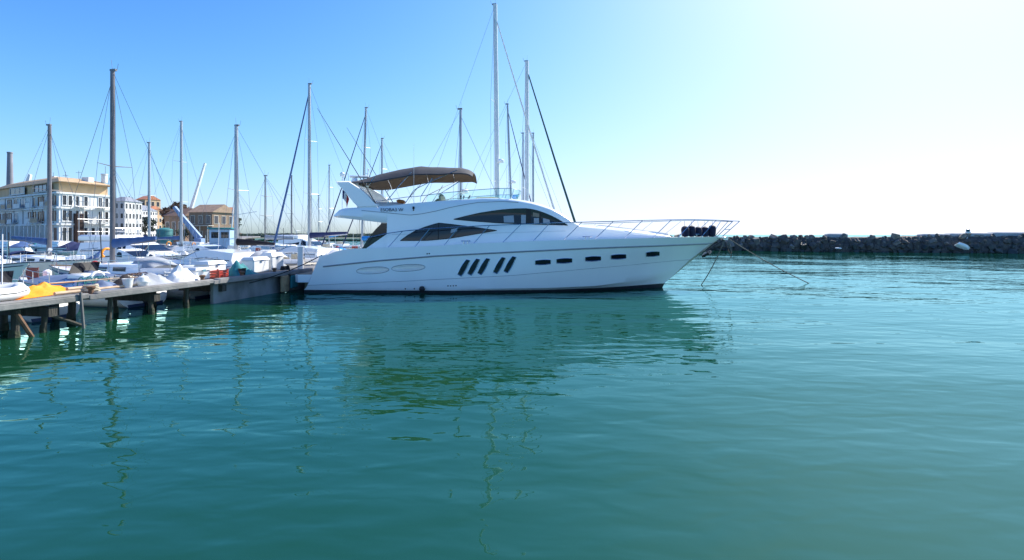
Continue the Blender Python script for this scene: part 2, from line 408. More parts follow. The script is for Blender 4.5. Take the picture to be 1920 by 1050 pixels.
W1T = [(851, 411), (870, 406), (897, 399.7), (920, 396), (943, 393), (966, 391.3), (988, 391), (1003, 393.5), (1018, 398.3), (1032, 404), (1046, 411), (1064, 422)]
W1B = [(851, 411.3), (886, 414.5), (931, 418), (988, 420.3), (1046, 421.8), (1064, 422.4)]
W2T = [(751, 451), (764, 441.5), (780, 432), (800, 424.5), (822, 418), (846, 420.5), (871, 423.6), (900, 427.5), (931, 432)]
W2B = [(751, 451.3), (802, 451), (844, 447), (899, 437.8), (931, 432.4)]
for wt, wb in ((W1T, W1B), (W2T, W2B)):
    mb = patch(sbvh, lens_fn(wt, wb), 40, 8, .010); w = ypart('side_window', mb, GLASS, mirror=True)
    ypart('seal', rim_line(sbvh, lens_fn(wt, wb), .014, .012, 30), RUBB, w)
    if wt is W1T:
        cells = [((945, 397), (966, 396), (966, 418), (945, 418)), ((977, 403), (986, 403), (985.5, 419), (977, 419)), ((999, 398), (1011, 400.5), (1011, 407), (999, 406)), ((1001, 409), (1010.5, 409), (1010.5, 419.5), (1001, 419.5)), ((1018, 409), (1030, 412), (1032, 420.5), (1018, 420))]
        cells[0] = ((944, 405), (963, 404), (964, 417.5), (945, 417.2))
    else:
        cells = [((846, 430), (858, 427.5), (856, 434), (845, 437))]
    for k, c in enumerate(cells):  # panels on the glass: bright see-through patches put into their colour, no fabric
        ypart('window_light_patch', patch(sbvh, barrel(*c, 0), 3, 3, .0135), LIGHTP if k != 2 else mat('light_patch_tan', (.24, .19, .14), .7), w)
    bars = [((1011.5, 397), (1014.5, 397.8), (1014.5, 420.6), (1011.5, 420.5)), ((986.5, 392), (995.5, 392.4), (995.5, 420), (986.5, 419.8))] if wt is W1T else [((821, 419), (823, 419), (823, 449), (821, 449.3))]
    for c in bars: ypart('mullion', patch(sbvh, barrel(*c, 0), 1, 6, .016), RUBB, w)
# windscreen (front glass, on the sloped forward face)
# cockpit side screens
bw = lambda X: 1.94
for sgn in (1, -1):
    y0 = YC - 1.92 * sgn
    g = MB().prism([Vector((q.x, y0, q.z)) for q in (near(px, py, 1.92) for px, py in ((716, 418), (727, 418.5), (727, 438), (686, 466.5), (678, 466.5), (691, 446), (704, 430)))], (0, .04 * sgn, 0))
    ypart('cockpit_side_glass', g, GLASS)
    g = MB().prism([Vector((q.x, y0 - .005 * sgn, q.z)) for q in (near(px, py, 1.925) for px, py in ((728, 437), (728, 467), (684, 467.5)))], (0, .12 * sgn, 0))
    ypart('cockpit_wing', g, GEL)
cz_ = near(700, 470, 0).z
ypart('saloon_door', MB().box((-5.46, YC, 2.55), (.05, 2.7, 1.7)), GLASS)

# ---- radar arch
for sgn in (1, -1):
    pr = [(630, 340), (654, 339.3), (660, 343), (676, 353), (692, 366.5), (706, 382), (716, 388), (674, 390.5), (662, 379), (652, 366), (641, 354), (634, 346)]
    base = [near(px, py, 1.80) for px, py in pr]; n = len(base)
    inn = [Vector((q.x, q.y + (.05 if i in (0, 1) else .16), q.z)) for i, q in enumerate(base)]
    mb = MB(); mid = [q + Vector((0, -.05, 0)) for q in base]
    ctr = sum(base, Vector()) / n
    sh = [c.lerp(ctr, .10) + Vector((0, -.10, 0)) for c in base]
    mb.loft([[q + Vector((0, .22, 0)) for q in sh], base, sh], True, True, True)
    if sgn < 0: mb = mb.mirrored(YC)
    ypart('radar_arch_leg', mb, GEL, smooth=50)
ab = near(642, 343, 1.8)
arch = ypart('radar_arch_beam', MB().box((ab.x + .05, YC, ab.z + .02), (.55, 3.5, .12), bev=.04), GEL)
ypart('radar_scanner', MB().box((ab.x + .45, YC - .9, ab.z + .38), (.85, .14, .10), rz=.15, bev=.03), GELB, arch)
ypart('radar_pedestal', MB().lathe([(.16, 0), (.16, .14), (.11, .26), (.07, .28)], (ab.x + .25, YC - .9, ab.z + .05), 14), GEL, arch)
ypart('satellite_dome', MB().lathe([(.18, 0), (.2, .1), (.19, .22), (.13, .34), (.02, .4)], (ab.x + .15, YC + .9, ab.z + .07), 16), GEL, arch)
ypart('searchlight', MB().lathe([(.03, -.3), (.03, -.05), (.1, -.04), (.11, .08), (.06, .14)], (ab.x - .12, YC - 1.45, ab.z + .37), 12), GEL, arch)
ypart('light_mast', MB().tube([(ab.x + .55, YC - .2, ab.z), (ab.x + .65, YC - .2, ab.z + .75)], .022).tube([(ab.x + .5, YC - .35, ab.z + .6), (ab.x + .75, YC - .05, ab.z + .6)], .012).lathe([(.04, 0), (.045, .08), (.02, .1)], (ab.x + .65, YC - .2, ab.z + .75), 8), GEL, arch)
ypart('arch_rail', MB().tube([near(645, 341, 1.5), near(645, 326, 1.5), near(653, 326, 1.3), near(653, 340, 1.3)], .014), STEEL, arch)
# whip antennas, raked aft
for b in (1.86,):
    a0, a1, a2 = near(712, 393, b), near(705, 382, b), near(595, 203, b)
    mb = MB().tube([a1, a1.lerp(a2, .5), a2], .022, 6, .008); ypart('whip_antenna', mb, RUBB, mirror=True)
    ypart('antenna_base', MB().tube([a0, a1], .03).lathe([(.05, -.02), (.05, .03), (.03, .05)], a0, 8), STEEL, mirror=True)
# ---- bimini
NE = [(-7.36, 4.80, .05), (-7.17, 4.82, .10), (-6.7, 4.83, .28), (-6.1, 4.90, .42), (-5.17, 5.08, .46), (-4.23, 5.25, .44), (-3.5, 5.25, .40), (-2.9, 5.26, .36), (-2.3, 5.29, .32), (-1.95, 5.27, .25), (-1.70, 5.14, .18)]
def ne(X, k): return tab([(q[0], q[k] + (-.07 if k == 1 else .08) * min(1, (q[0] + 7.17) / 1.2)) for q in NE], X)
can = MB(); lin = MB(); rows = []; rl = []
for i in range(45):
    X = -7.36 + 5.60 * i / 44; r = []; q_ = []
    e = 1.62 - .25 * max(0, (i - 38) / 6) ** 2
    for j in range(25):
        y = -e + 2 * e * j / 24; k = abs(y / e)
        sag = .018 * math.sin((X + 7.17) / 5.47 * math.pi * 4) ** 2
        z = ne(X, 1) + ne(X, 2) * (1 - k ** 2.6) - sag * (1 - k) + .012 * noise.noise((X * 2.2, y * 2.2, 3))
        r.append(Vector((X, YC + y, z))); q_.append(Vector((X, YC + y * .99, z - .022)))
    rows.append(r); rl.append(q_)
can.loft(rows); lin.loft(rl)
bim = ypart('bimini_canopy', can, CANV, smooth=60); ypart('canopy_lining', lin, CANVB, bim, smooth=60)
val = MB()
for edge, edl in (([r[0] for r in rows], [r[0] for r in rl]), ([r[-1] for r in rows], [r[-1] for r in rl])):
    val.loft([edge, [p + Vector((0, 0, -.05)) for p in edge], edl])
val.loft([rows[-1], [p + Vector((-.02, 0, -.05)) for p in rows[-1]], rl[-1]]); val.loft([rows[0], rl[0]])
ypart('canopy_valance', val, CANV, bim)
for pts in (((771.5, 323), (748, 349), (726, 376)), ((703, 331), (691.6, 347)), ((857, 319), (813, 338), (780, 354), (775, 358), (760, 381)), ((811, 334), (788.7, 369)), ((862, 340), (821, 366))):
    ypart('canopy_pole', MB().tube([near(px, py, 1.58) for px, py in pts], .017), STEEL, bim, mirror=True)
for X in (-6.1, -4.23, -2.9): 
    ypart('canopy_bow', MB().tube([Vector((X, YC + y / 10 * 1.58, ne(X, 1) + ne(X, 2) * (1 - abs(y / 10) ** 2.6) - .04)) for y in range(-10, 11)], .016), STEEL, bim)
# ---- flybridge windscreen, rail, seats
AQ = bpy.data.materials.new('tinted_screen'); AQ.use_nodes = True; nt = AQ.node_tree; nt.nodes.remove(nt.nodes['Principled BSDF'])
tr = nt.nodes.new('ShaderNodeBsdfTransparent'); gs = nt.nodes.new('ShaderNodeBsdfGlossy'); mx = nt.nodes.new('ShaderNodeMixShader'); lw = nt.nodes.new('ShaderNodeFresnel')
tr.inputs[0].default_value = (.78, .94, .94, 1); gs.inputs['Roughness'].default_value = .03; gs.inputs[0].default_value = (.8, 1, 1, 1); lw.inputs[0].default_value = 1.45
nt.links.new(lw.outputs[0], mx.inputs[0]); nt.links.new(tr.outputs[0], mx.inputs[1]); nt.links.new(gs.outputs[0], mx.inputs[2]); nt.links.new(mx.outputs[0], nt.nodes['Material Output'].inputs[0])
RAILT = [(695, 379.3), (762, 369.5), (780, 368.6), (829, 362), (881, 357), (928, 353.5), (955, 353), (978, 355.6)]
topc = []; botc = []
for i in range(31):
    s = i / 30; px = 800 + (952 - 800) * min(1, s / .7)
    if s <= .7: b = 1.70; X = solve(px, lambda x: 1.70); zt = pz(RAILT, X, 1.70)
    else:
        a = (s - .7) / .3 * math.pi / 2; X0 = solve(952, lambda x: 1.7); X = X0 + .62 * math.sin(a); b = 1.7 * (1 - .0) * (math.cos(a) ** .7 if a < 1.57 else 0); zt = pz(RAILT, X0, 1.70) - .04 * math.sin(a)
    zb = pz(TOP, min(X, .3), 1.84) - .03
    topc.append(Vector((X, YC - b, zt))); botc.append(Vector((X - .28 * max(0, (s - .5) / .5), YC - b * .97, zb)))
full_t = topc + [Vector((p.x, 2 * YC - p.y, p.z)) for p in topc[::-1][1:]]; full_b = botc + [Vector((p.x, 2 * YC - p.y, p.z)) for p in botc[::-1][1:]]
wsc = ypart('flybridge_windscreen', MB().loft([full_b, full_t]), AQ, smooth=60)
ypart('windscreen_rail', MB().tube([near(px, py, 1.72) for px, py in RAILT[:3]] + full_t[:], .014), STEEL, wsc)
for px in (941, 958): ypart('windscreen_post', MB().tube([near(px, 373, 1.66), near(px + 6, 354, 1.70)], .02), GEL, wsc, mirror=True)
for pts in (((788, 378), (789, 367)), ((727, 383), (729, 375))): ypart('rail_post', MB().tube([near(px, py, 1.74) for px, py in pts], .014), STEEL, wsc, mirror=True)
def nb(px, py, b): return near(px, py, b)
fz = pz(TOP, -3, 1.8)
ypart('helm_console', MB().loft([[Vector((x, YC + y, z)) for x, z in ((-1.9, fz - .4), (-1.95, fz + .0), (-1.55, fz + .18), (-.9, fz + .21), (-.15, fz + .08), (.1, fz - .2), (.1, fz - .4))] for y in (-1.35, -1.2, .2, .3)], True, True, True), BEIGE)
ypart('helm_seat', MB().box((-3.15, YC - .9, fz + .02), (.2, .9, .62), ry=-.2, bev=.08).box((-2.95, YC - .9, fz - .2), (.6, .9, .2), bev=.08), mat('seat_vinyl', (.40, .36, .25), .5))
ypart('helm_seat', MB().box((-3.45, YC + .7, fz + .0), (.55, 1.1, .5), bev=.12), mat('seat_vinyl', (.40, .36, .25), .5))
ypart('steering_wheel', MB().tube([Vector((-2.0 + .1 * math.sin(a), YC - .9 + .19 * math.cos(a), fz + .12 + .19 * math.sin(a))) for a in [k * math.pi / 8 for k in range(17)]], .016, 6, cap=False), RUBB)
oc = near(752, 378, 1.2); ypart('seat_cushion', MB().box((oc.x, oc.y, oc.z), (.34, .5, .16), ry=.15, bev=.06), LEATH)
ypart('sunpad', MB().box((-5.7, YC + .2, fz - .25), (1.3, 2.2, .5), bev=.1), GELB)
for px in (862, 868): ypart('throttle_lever', MB().tube([near(px, 375, 1.3), near(px + 2, 368.5, 1.3)], .018).lathe([(.03, -.03), (.03, .03)], near(px + 2, 368, 1.3), 8), RUBB)
sm = ray(abvh, 775.5, 390)
ypart('side_light', MB().box(sm[0] + sm[1] * .02, (.09, .05, .12), bev=.02), RUBB, deckh); ypart('side_light', MB().lathe([(.03, -.02), (.03, .03)], ray(abvh, 775.5, 394)[0], 8, (0, -1, 0)), RUBB, deckh)
ypart('whip_antenna', MB().tube([near(776, 386, 1.8), near(776, 268, 1.8)], .010, 5, .004), ALUW)
# ---- ship's name
def lettering(txt, h, loc, rot, m, parent, off, font_sh=0.0, depth=.003, name='lettering'):
    cu = bpy.data.curves.new('txt', 'FONT'); cu.body = txt; cu.size = h; cu.extrude = depth; cu.shear = font_sh; cu.align_x = 'CENTER'
    to = bpy.data.objects.new('txt', cu); COL.objects.link(to); bpy.context.view_layer.update()
    me = bpy.data.meshes.new_from_object(to.evaluated_get(bpy.context.evaluated_depsgraph_get())); bpy.data.objects.remove(to, do_unlink=True)
    me.materials.clear(); me.materials.append(m); me.name = name
    o = link(name, me, parent); o.location = Vector(loc) - off; o.rotation_euler = rot; return o
nm_h = ray(abvh, 735, 396.2)
lettering('ESOBA3 W', .205, nm_h[0] + Vector((0, -.03, 0)), (R(90), 0, R(.5)), mat('lettering_black', (.02, .02, .03), .5), deckh, YO)
# ---- rails
RT = [(690, 446), (707, 441.5), (725, 437.7), (753, 433.6), (789, 430), (871, 425), (909, 423), (977, 420.6), (1034, 418), (1091, 416.6), (1148, 415), (1200, 413.4), (1260, 412), (1296, 411.5), (1343, 412.6), (1366, 414)]
rb = lambda X: max(.42, deck_b(min(X, 9.3)) - .06)
rail = MB().tube([at(682, 456, rb)] + [at(690 + (1366 - 690) * i / 70, tab(RT, 690 + (1366 - 690) * i / 70), rb) for i in range(71)], .019, 7)
ro = ypart('guard_rail', rail, STEEL, mirror=True)
for (bx, by), (tx, ty) in (((728, 463.6), (755, 433.4)), ((778, 462.6), (806, 429)), ((833, 459.8), (860, 425.7)), ((888, 456.3), (918, 422.8)), ((943, 454.3), (977, 420.6)), ((1000, 452), (1031, 418.1)), ((1057, 450), (1091, 416.6)), ((1115, 448.4), (1150, 415)), ((1170, 447.5), (1205, 413.3)), ((1224, 446), (1259, 412)), ((1272, 444.7), (1303, 411.6)), ((1315, 444.3), (1343, 412.6)), ((1340, 443.5), (1366, 414))):
    ypart('stanchion', MB().tube([at(bx, by, lambda X: max(.1, deck_b(X) - .07)), at(tx, ty, rb)], .015, 6), STEEL, ro, mirror=True)
pe = at(1366, 414, rb); pm = Vector((pe.x, 2 * YC - pe.y, pe.z))
ypart('pulpit', MB().tube([Vector((9.85, YC - .28, 2.42)), Vector((10.62, YC - .36, 3.13))], .017).tube([Vector((9.85, YC + .28, 2.42)), Vector((10.62, YC + .36, 3.13))], .017).tube([pe, Vector((10.62, YC - .36, 3.13))], .017).tube([pm, Vector((10.62, YC + .36, 3.13))], .017).tube([Vector((10.2, YC - .3, 2.75)), Vector((10.2, YC + .3, 2.75))], .017), STEEL, ro)
ypart('handrail', MB().tube([near(1118, 424.5, 1.0), near(1124, 422.5, 1.0), near(1180, 429, .9), near(1224, 435, .8)], .014), STEEL, mirror=True)
# ---- bow gear
br_ = ypart('bow_roller', MB().box((9.8, YC, 2.37), (.7, .30, .08), bev=.02).box((10.08, YC - .12, 2.33), (.2, .03, .16)).box((10.08, YC + .12, 2.33), (.2, .03, .16)), STEEL)
ypart('anchor', MB().tube([(10.08, YC, 2.28), (9.6, YC, 1.98), (9.2, YC, 1.70)], .03, 6).prism([Vector((9.42, YC, 1.78)), Vector((9.2, YC - .24, 1.66)), Vector((8.98, YC, 1.50)), Vector((9.2, YC + .24, 1.66))], (.06, 0, -.10)), mat('anchor_steel', (.05, .055, .06), .5, .7))
ypart('windlass', MB().lathe([(.12, 0), (.12, .1), (.07, .14), (.1, .22), (.1, .26)], (9.2, YC, 2.36), 12), STEEL)
def cleat(px, py):
    p = at(px, py, lambda X: deck_b(X) - .14)
    mb = MB()
    for s in (-.08, .08): mb.tube([p + Vector((s, 0, -.06)), p + Vector((s, 0, .06))], .022, 6)
    mb.tube([p + Vector((-.2, 0, .07)), p + Vector((.2, 0, .07))], .02, 6); ypart('cleat', mb, STEEL, mirror=True)
for c in ((1101, 447), (1303, 442), (873, 455), (640, 467)): cleat(*c)
ypart('ball_fitting', MB().lathe([(.01, -.13), (.09, -.1), (.13, 0), (.09, .1), (.01, .13)], ray(hbvh, 792, 541.5)[0] + Vector((0, -.1, 0)), 12), RUBB)
# ---- five navy fenders hanging inside the bow rail
FW = [('leftmost', 1286, .50, -.28), ('second', 1297, .52, -.05), ('third', 1309, .47, 0), ('fourth', 1321, .48, .12), ('rightmost', 1334, .55, .22)]
for nme, px, h, lean in FW:
    Xf = solve(px, lambda X: max(.3, deck_b(X) - .25)); bf = max(.3, deck_b(Xf) - .25)
    t = thing('fender', f'navy blue sock-covered fender standing at the bow rail, {nme} of the five', 'fender', (Xf, YC - bf, 2.40), 0, 'navy fenders at the yacht bow')
    ax = Vector((lean * .4, 0, 1))
    MB().lathe([(.06, 0), (.15, .04), (.178, .14), (.178, h - .16), (.14, h - .05), (.06, h)], (0, 0, 0), 14, ax).build('body', FENN, t)
    tp = ax.normalized() * h
    MB().tube([tp - Vector((0, 0, .02)), tp + Vector((.01, .03, .12)), Vector((tp.x + .03, .12, .72))], .008, 5).build('lanyard', ROPEB, t)
# ---- ensign
en = near(641.5, 392, 1.2)
fl = thing('ensign_flag', 'blue white and red striped ensign drooping from the yacht stern staff', 'flag', en)
MB().tube([(0, 0, 0), (0, 0, 1.05)], .012).lathe([(.02, 0), (.02, .03)], (0, 0, 1.05), 8).build('staff', STEEL, fl)
for k, (mname, c) in enumerate((('flag_blue', (.01, .02, .12)), ('flag_white', (.75, .75, .75)), ('flag_red', (.45, .02, .03)))):
    rows = []
    for i in range(7):
        s = (k + i / 6) / 3; r = []
        for j in range(9):
            t_ = j / 8; x = .02 + .30 * s * (1 - .25 * t_); z = .85 - .42 * t_ * .9 - .42 * s * s
            r.append(Vector((x * .95, .05 * math.sin(s * 9 + t_ * 2) * (.3 + s), z)))
        rows.append(r)
    mb = MB().loft(rows); mb.loft([[p + Vector((0, .004, 0)) for p in r] for r in rows]); mb.build('cloth_stripe', mat(mname, c, .8), fl, smooth=80)
# ---- mooring ropes
def rope(name, label, pts, r, m, sag=0, n=16):
    a, b = Vector(pts[0]), Vector(pts[-1]); out = []
    if len(pts) == 2:
        for i in range(n + 1):
            t = i / n; q = a.lerp(b, t); q.z -= sag * 4 * t * (1 - t); out.append(q)
    else: out = [Vector(p) for p in pts]
    o0 = b.copy(); mb = MB().tube(out, r, 6); o = mb.build(name, m, None, o0); o.location = o0
    return tag(o, label, 'rope')
bow = Vector((10.05, YC - .12, 2.3))
rope('mooring_rope', 'grey rope dropping steeply from the yacht bow into the water', [bow, Vector((9.5, 24.15, -.05))], .022, ROPE, .16)
rope('mooring_rope', 'long grey rope slanting right from the yacht bow into the water', [bow + Vector((.15, .05, .03)), Vector((15.4, 24.75, -.05))], .022, ROPE, .10)
rope('knotted_rope', 'short loose coil of rope hanging below the yacht bow', [(10.25, YC - .15, 2.3), (10.16, YC - .17, 2.0), (10.2, YC - .16, 1.72), (10.27, YC - .15, 1.6), (10.3, YC - .15, 1.85), (10.25, YC - .15, 2.1), (10.33, YC - .14, 1.7), (10.31, YC - .14, 1.42)], .03, ROPE)

# ------------------------------------------------------------------ pier
def pier_x(D): return -9.8 + (D - 21.0) * .207          # right-hand (yacht side) edge of the deck
ZD, PW = .87, 2.0
pdir = Vector((.207, 1, 0)).normalized(); pnor = Vector((1, -.207, 0)).normalized(); prot = math.atan2(1, .207)
def PP(D, off=0, z=ZD): return Vector((pier_x(D), D, z)) - pnor * off
pier = thing('concrete_pier', 'low weathered concrete pier on dark piles at the left, yacht moored to its end', 'pier', PP(12, 1, 0))
PO = PP(12, 1, 0)
D0 = 5.0; k = 0
while D0 < 58:
    D1 = D0 + 4.0
    mb = MB(); z0, z1 = ZD - .20, ZD
    for a, b in ((0, .22),):
        pass
    mb.box((PP(D0 + 2, PW / 2).x, D0 + 2, ZD - .072), (3.985, PW - .02, .14), rz=prot, bev=.015); mb.build('deck_slab', CONC, pier, PO)
    mb = MB(); mb.box(PP(D0 + 2, .10, ZD - .03), (3.98, .24, .16), rz=prot, bev=.03); mb.build('edge_beam', CONC, pier, PO)
    mb = MB(); mb.box(PP(D0 + 2, PW - .08, ZD - .055), (3.98, .2, .21), rz=prot, bev=.03); mb.build('edge_beam', CONC, pier, PO)
    if D0 > 16.0 and D0 < 50:
        mb = MB(); mb.box(PP(D0 + 2, .30, .10), (3.9, .16, 1.2), rz=prot, bev=.02); mb.build('fascia_panel', CONCD, pier, PO)
    D0 += 4.07
random.seed(5)
for D in (9.6, 11.6, 12.2, 13.8, 15.0, 16.3, 17.6):
    for off in (.32, PW - .3):
        q = PP(D, off); w = random.uniform(.055, .095); dx = random.uniform(-.05, .05)
        rows = []
        for i in range(9):
            z = ZD - .2 - i * .3; rr = w * random.uniform(.92, 1.08)
            rows.append([Vector((q.x + dx * i * .3 + rr * math.cos(a * math.pi / 5), q.y + rr * math.sin(a * math.pi / 5), z)) for a in range(10)])
        pl_ = MB().loft(rows, True, True, True).build('pile', PILE, pier, PO)
        MB().lathe([(w * 1.0, -.35), (w * 1.22, -.2), (w * 1.28, 0), (w * 1.2, .12), (w * 1.02, .2)], (q.x + dx * 1.0, q.y, 0), 10).build('weed_collar', WEED, pl_, PO)
for D in (12.2, 15.0, 17.6):
    MB().box(PP(D, PW / 2, ZD - .33), (.2, PW - .1, .24), rz=prot).build('cross_beam', PILE, pier, PO)
MB().tube([PP(12.2, .32, .5), PP(13.6, .32, -.3)], .05, 6).build('brace', PILE, pier, PO)
MB().tube([PP(11.5, .12, .6), PP(11.7, .05, .1), PP(11.9, .1, -.25)], .05, 7).build('bent_pipe', RUST, pier, PO)
MB().tube([PP(12.75, -.06, ZD + .1), PP(12.85, -.1, -.7)], .035, 6).build('mooring_pole', mat('ladder_grey', (.13, .125, .12), .7), pier, PO)
for D in (13.2, 16.8, 18.6, 20.4, 24): 
    q = PP(D, .2)
    MB().lathe([(.07, 0), (.06, .12), (.1, .16), (.1, .2), (.05, .22)], q, 10).build('bollard', RUST, pier, PO)
MB().box(PP(20.75, -.03, .38), (.5, .1, .7), rz=prot, bev=.03).build('painted_block', mat('ochre_block', (.42, .30, .17), .8, 0, .2, 4, stain=(.2, .13, .07)), pier, PO)
MB().box(PP(21.35, -.03, .42), (.45, .1, .55), rz=prot, bev=.03).build('painted_block', TEAL, pier, PO)
rope('mooring_rope', 'black stern rope running from the yacht down to the pier side', [at(604, 478, lambda X: 2.0), PP(18.7, -.05, .62)], .022, ROPEB, .12)
rope('mooring_rope', 'second dark rope from the far yacht quarter to the pier deck', [Vector((-8.2, YC + 1.6, 1.6)), PP(25.5, .2, 1.05)], .02, ROPEB, .1)
# things on the pier
def ped(D, off, h, label):
    q = PP(D, off); t = thing('power_pedestal', label, 'pedestal', q, prot + .6)
    MB().box((0, 0, h / 2), (.34, .26, h), bev=.03).build('cabinet', GELB, t); MB().box((0, 0, h + .03), (.38, .3, .06), bev=.02).build('cap', GEL, t)
    for z in (.5, .64): MB().lathe([(.05, 0), (.05, .04), (.03, .05)], (0, -.13, h * z), 8, (0, -1, 0)).build('socket', RUBB, t)
ped(22.6, .55, 1.02, 'tall white power pedestal on the pier by the yacht stern')
def locker(D, off, d, rz, label, m=GELB):
    q = PP(D, off); t = thing('dock_box', label, 'dock box', q, prot + rz)
    MB().box((0, 0, d[2] * .4), (d[0], d[1], d[2] * .8), bev=.03).build('body', m, t)
    MB().loft([[Vector((x * (d[0] / 2 + .03 - i * .04), y * (d[1] / 2 + .03 - i * .05), d[2] * (.8 + .01 + .1 * i))) for x, y in ((-1, -1), (1, -1), (1, 1), (-1, 1))] for i in range(3)], True, True, True).build('lid', m, t)
    MB().box((0, -d[1] / 2 - .04, d[2] * .78), (.12, .03, .08)).build('latch', STEEL, t)
locker(18.2, 1.25, (.95, .62, .62), .1, 'white dock box with rounded lid beside the teal tent on the pier')
locker(17.4, .95, (.55, .5, .42), -.2, 'small white dock box in front of the larger box on the pier')
locker(20.6, 1.3, (1.0, .6, .66), .05, 'white dock box on the pier between teal tent and power pedestal')
locker(21.7, 1.35, (.8, .6, .8), .0, 'tall white dock box on the pier beside the power pedestal')
# teal tent-like boat cover, folded sails and tarps: draped sheets
def heap(name, label, cat, q, L, W, H, m, rz=0, ridge=.5, seed=0, n=22, sharp=.9, grp=None):
    rows = []
    for i in range(n + 1):
        s = i / n; r = []
        for j in range(n + 1):
            t = j / n; x = (s - .5) * L; y = (t - .5) * W
            e = max(0, 1 - abs(2 * t - 1)) ** sharp * max(0, 1 - abs((s - ridge) / (ridge if s < ridge else 1 - ridge)) ** 1.1)
            z = H * e * (1 + .45 * noise.noise((x * 2.2 + seed, y * 2.2, seed)) + .12 * math.sin(x * 17 + 5 * y + seed)) + .12 * H * abs(noise.noise((x * 6, y * 6 + seed, 2.0 + seed))) * min(1, e * 4)
            r.append(Vector((x, y, max(.012, z))))
        rows.append(r)
    mb = MB().loft(rows); rim = [Vector((p.x, p.y, 0)) for p in rows[0]]
    base = MB(); mb.add([(-L / 2, -W / 2, 0), (L / 2, -W / 2, 0), (L / 2, W / 2, 0), (-L / 2, W / 2, 0)], [(3, 2, 1, 0)])
    o = mb.build(name, m, None, smooth=32); o.location = q; o.rotation_euler = (0, 0, rz); return tag(o, label, cat, grp)
heap('boat_cover', 'teal tent shaped cover standing on the pier among white boxes', 'cover', PP(19.3, .75), 1.3, .8, .62, TEAL, prot, .2, 1)
heap('folded_sail', 'crumpled bright white sail heaped on the pier edge', 'sail', PP(16.5, .7), 1.3, .9, .62, WHITEC, prot + .2, .35, 4, sharp=.8)
heap('tarpaulin', 'pale grey tarpaulin heap low on the pier beside the white sail', 'tarpaulin', PP(15.3, .75), 1.6, 1.0, .42, GREYC, prot, .6, 7)
heap('tarpaulin', 'slate grey tarpaulin covering gear at the pier edge before the net pile', 'tarpaulin', PP(14.0, .9), 1.3, .9, .28, mat('canvas_slate', (.13, .17, .26)), prot, .5, 9)
heap('tarpaulin', 'bright orange tarpaulin spread over gear on the near pier', 'tarpaulin', PP(12.75, 1.3), 2.3, .9, .30, ORANGE, prot + .25, .55, 12)
heap('tarpaulin', 'dark purple tarpaulin lying behind the white dinghy on the pier', 'tarpaulin', PP(11.65, 1.55), 1.1, .6, .30, mat('tarp_purple', (.05, .02, .045), .7, 0, .3, 5, bump=.4, bs=8), prot, .5, 15)
heap('net_pile', 'dark tangled fishing net pile with black floats on the pier', 'net', PP(14.7, 1.0), .9, .8, .40, BLACKC, prot, .5, 18)
for (a, b, lab) in ((PP(12.6, .6, ZD + .06), PP(15.0, .5, ZD + .09), 'long pale wooden spar lying along the pier edge'), (PP(13.1, .9, ZD + .12), PP(15.6, 1.2, ZD + .1), 'second wooden spar lying behind the first on the pier')):
    mb = MB().tube([a, b], .05, 8, .035); o = mb.build('wooden_spar', mat('bare_wood', (.50, .36, .24), .7, 0, .2, 5, stretch=(1, 1, 1)), None, a); o.location = a; tag(o, lab, 'spar')
# inflatable dinghy on the near pier
q = PP(11.35, 1.0); dn = thing('inflatable_dinghy', 'small white inflatable dinghy lying on the near pier at the left edge', 'dinghy', q, prot + .12)
tp = [Vector((-.75, -.42, .17)), Vector((.3, -.42, .17)), Vector((.65, -.28, .2)), Vector((.82, 0, .25)), Vector((.65, .28, .2)), Vector((.3, .42, .17)), Vector((-.75, .42, .17))]
MB().tube(tp, .16, 12).build('tube', FENW, dn); MB().box((-.05, 0, .08), (1.3, .7, .05)).build('floor', RUBB, dn); MB().box((-.62, 0, .24), (.05, .7, .34)).build('transom', NAVY, dn)
MB().tube([p + Vector((0, -.15 if p.y < 0 else .15, .02)) for p in tp if abs(p.y) > .1][:3], .014, 5).build('grab_line', ROPEB, dn)

# ------------------------------------------------------------------ boats
def hull_rows(L, B, fb, fs, n=26, tr=.75, rake=.9, full=2.2):
    """rings of a boat hull, stern at x=0, bow at x=L; freeboard bow fb, stern fs"""
    out = []
    for i in range(n + 1):
        u = 1 - (1 - i / n) ** 1.3; b = (B / 2) * ((tr + (1 - tr) * min(1, u / .4) ** .8) if u < .4 else (1 - ((u - .4) / .6) ** full)); b = max(b, .01)
        zd = fs + (fb - fs) * u ** 1.6 - .06 * math.sin(u * math.pi)
        half = []
        for s, kb in ((0, 1), (.33, .985), (.62, .93), (.85, .82), (1.0, .66), (1.25, .3)):
            z = zd * (1 - s); xx = (L * u) - rake * (s if s <= 1 else 1 + (s - 1)) * u ** 3 + .25 * (1 - u) ** 4 * (s - .4) * -1
            half.append(Vector((xx, -b * kb * (1 - .25 * s * u ** 2), z)))
        out.append(half)
    return out
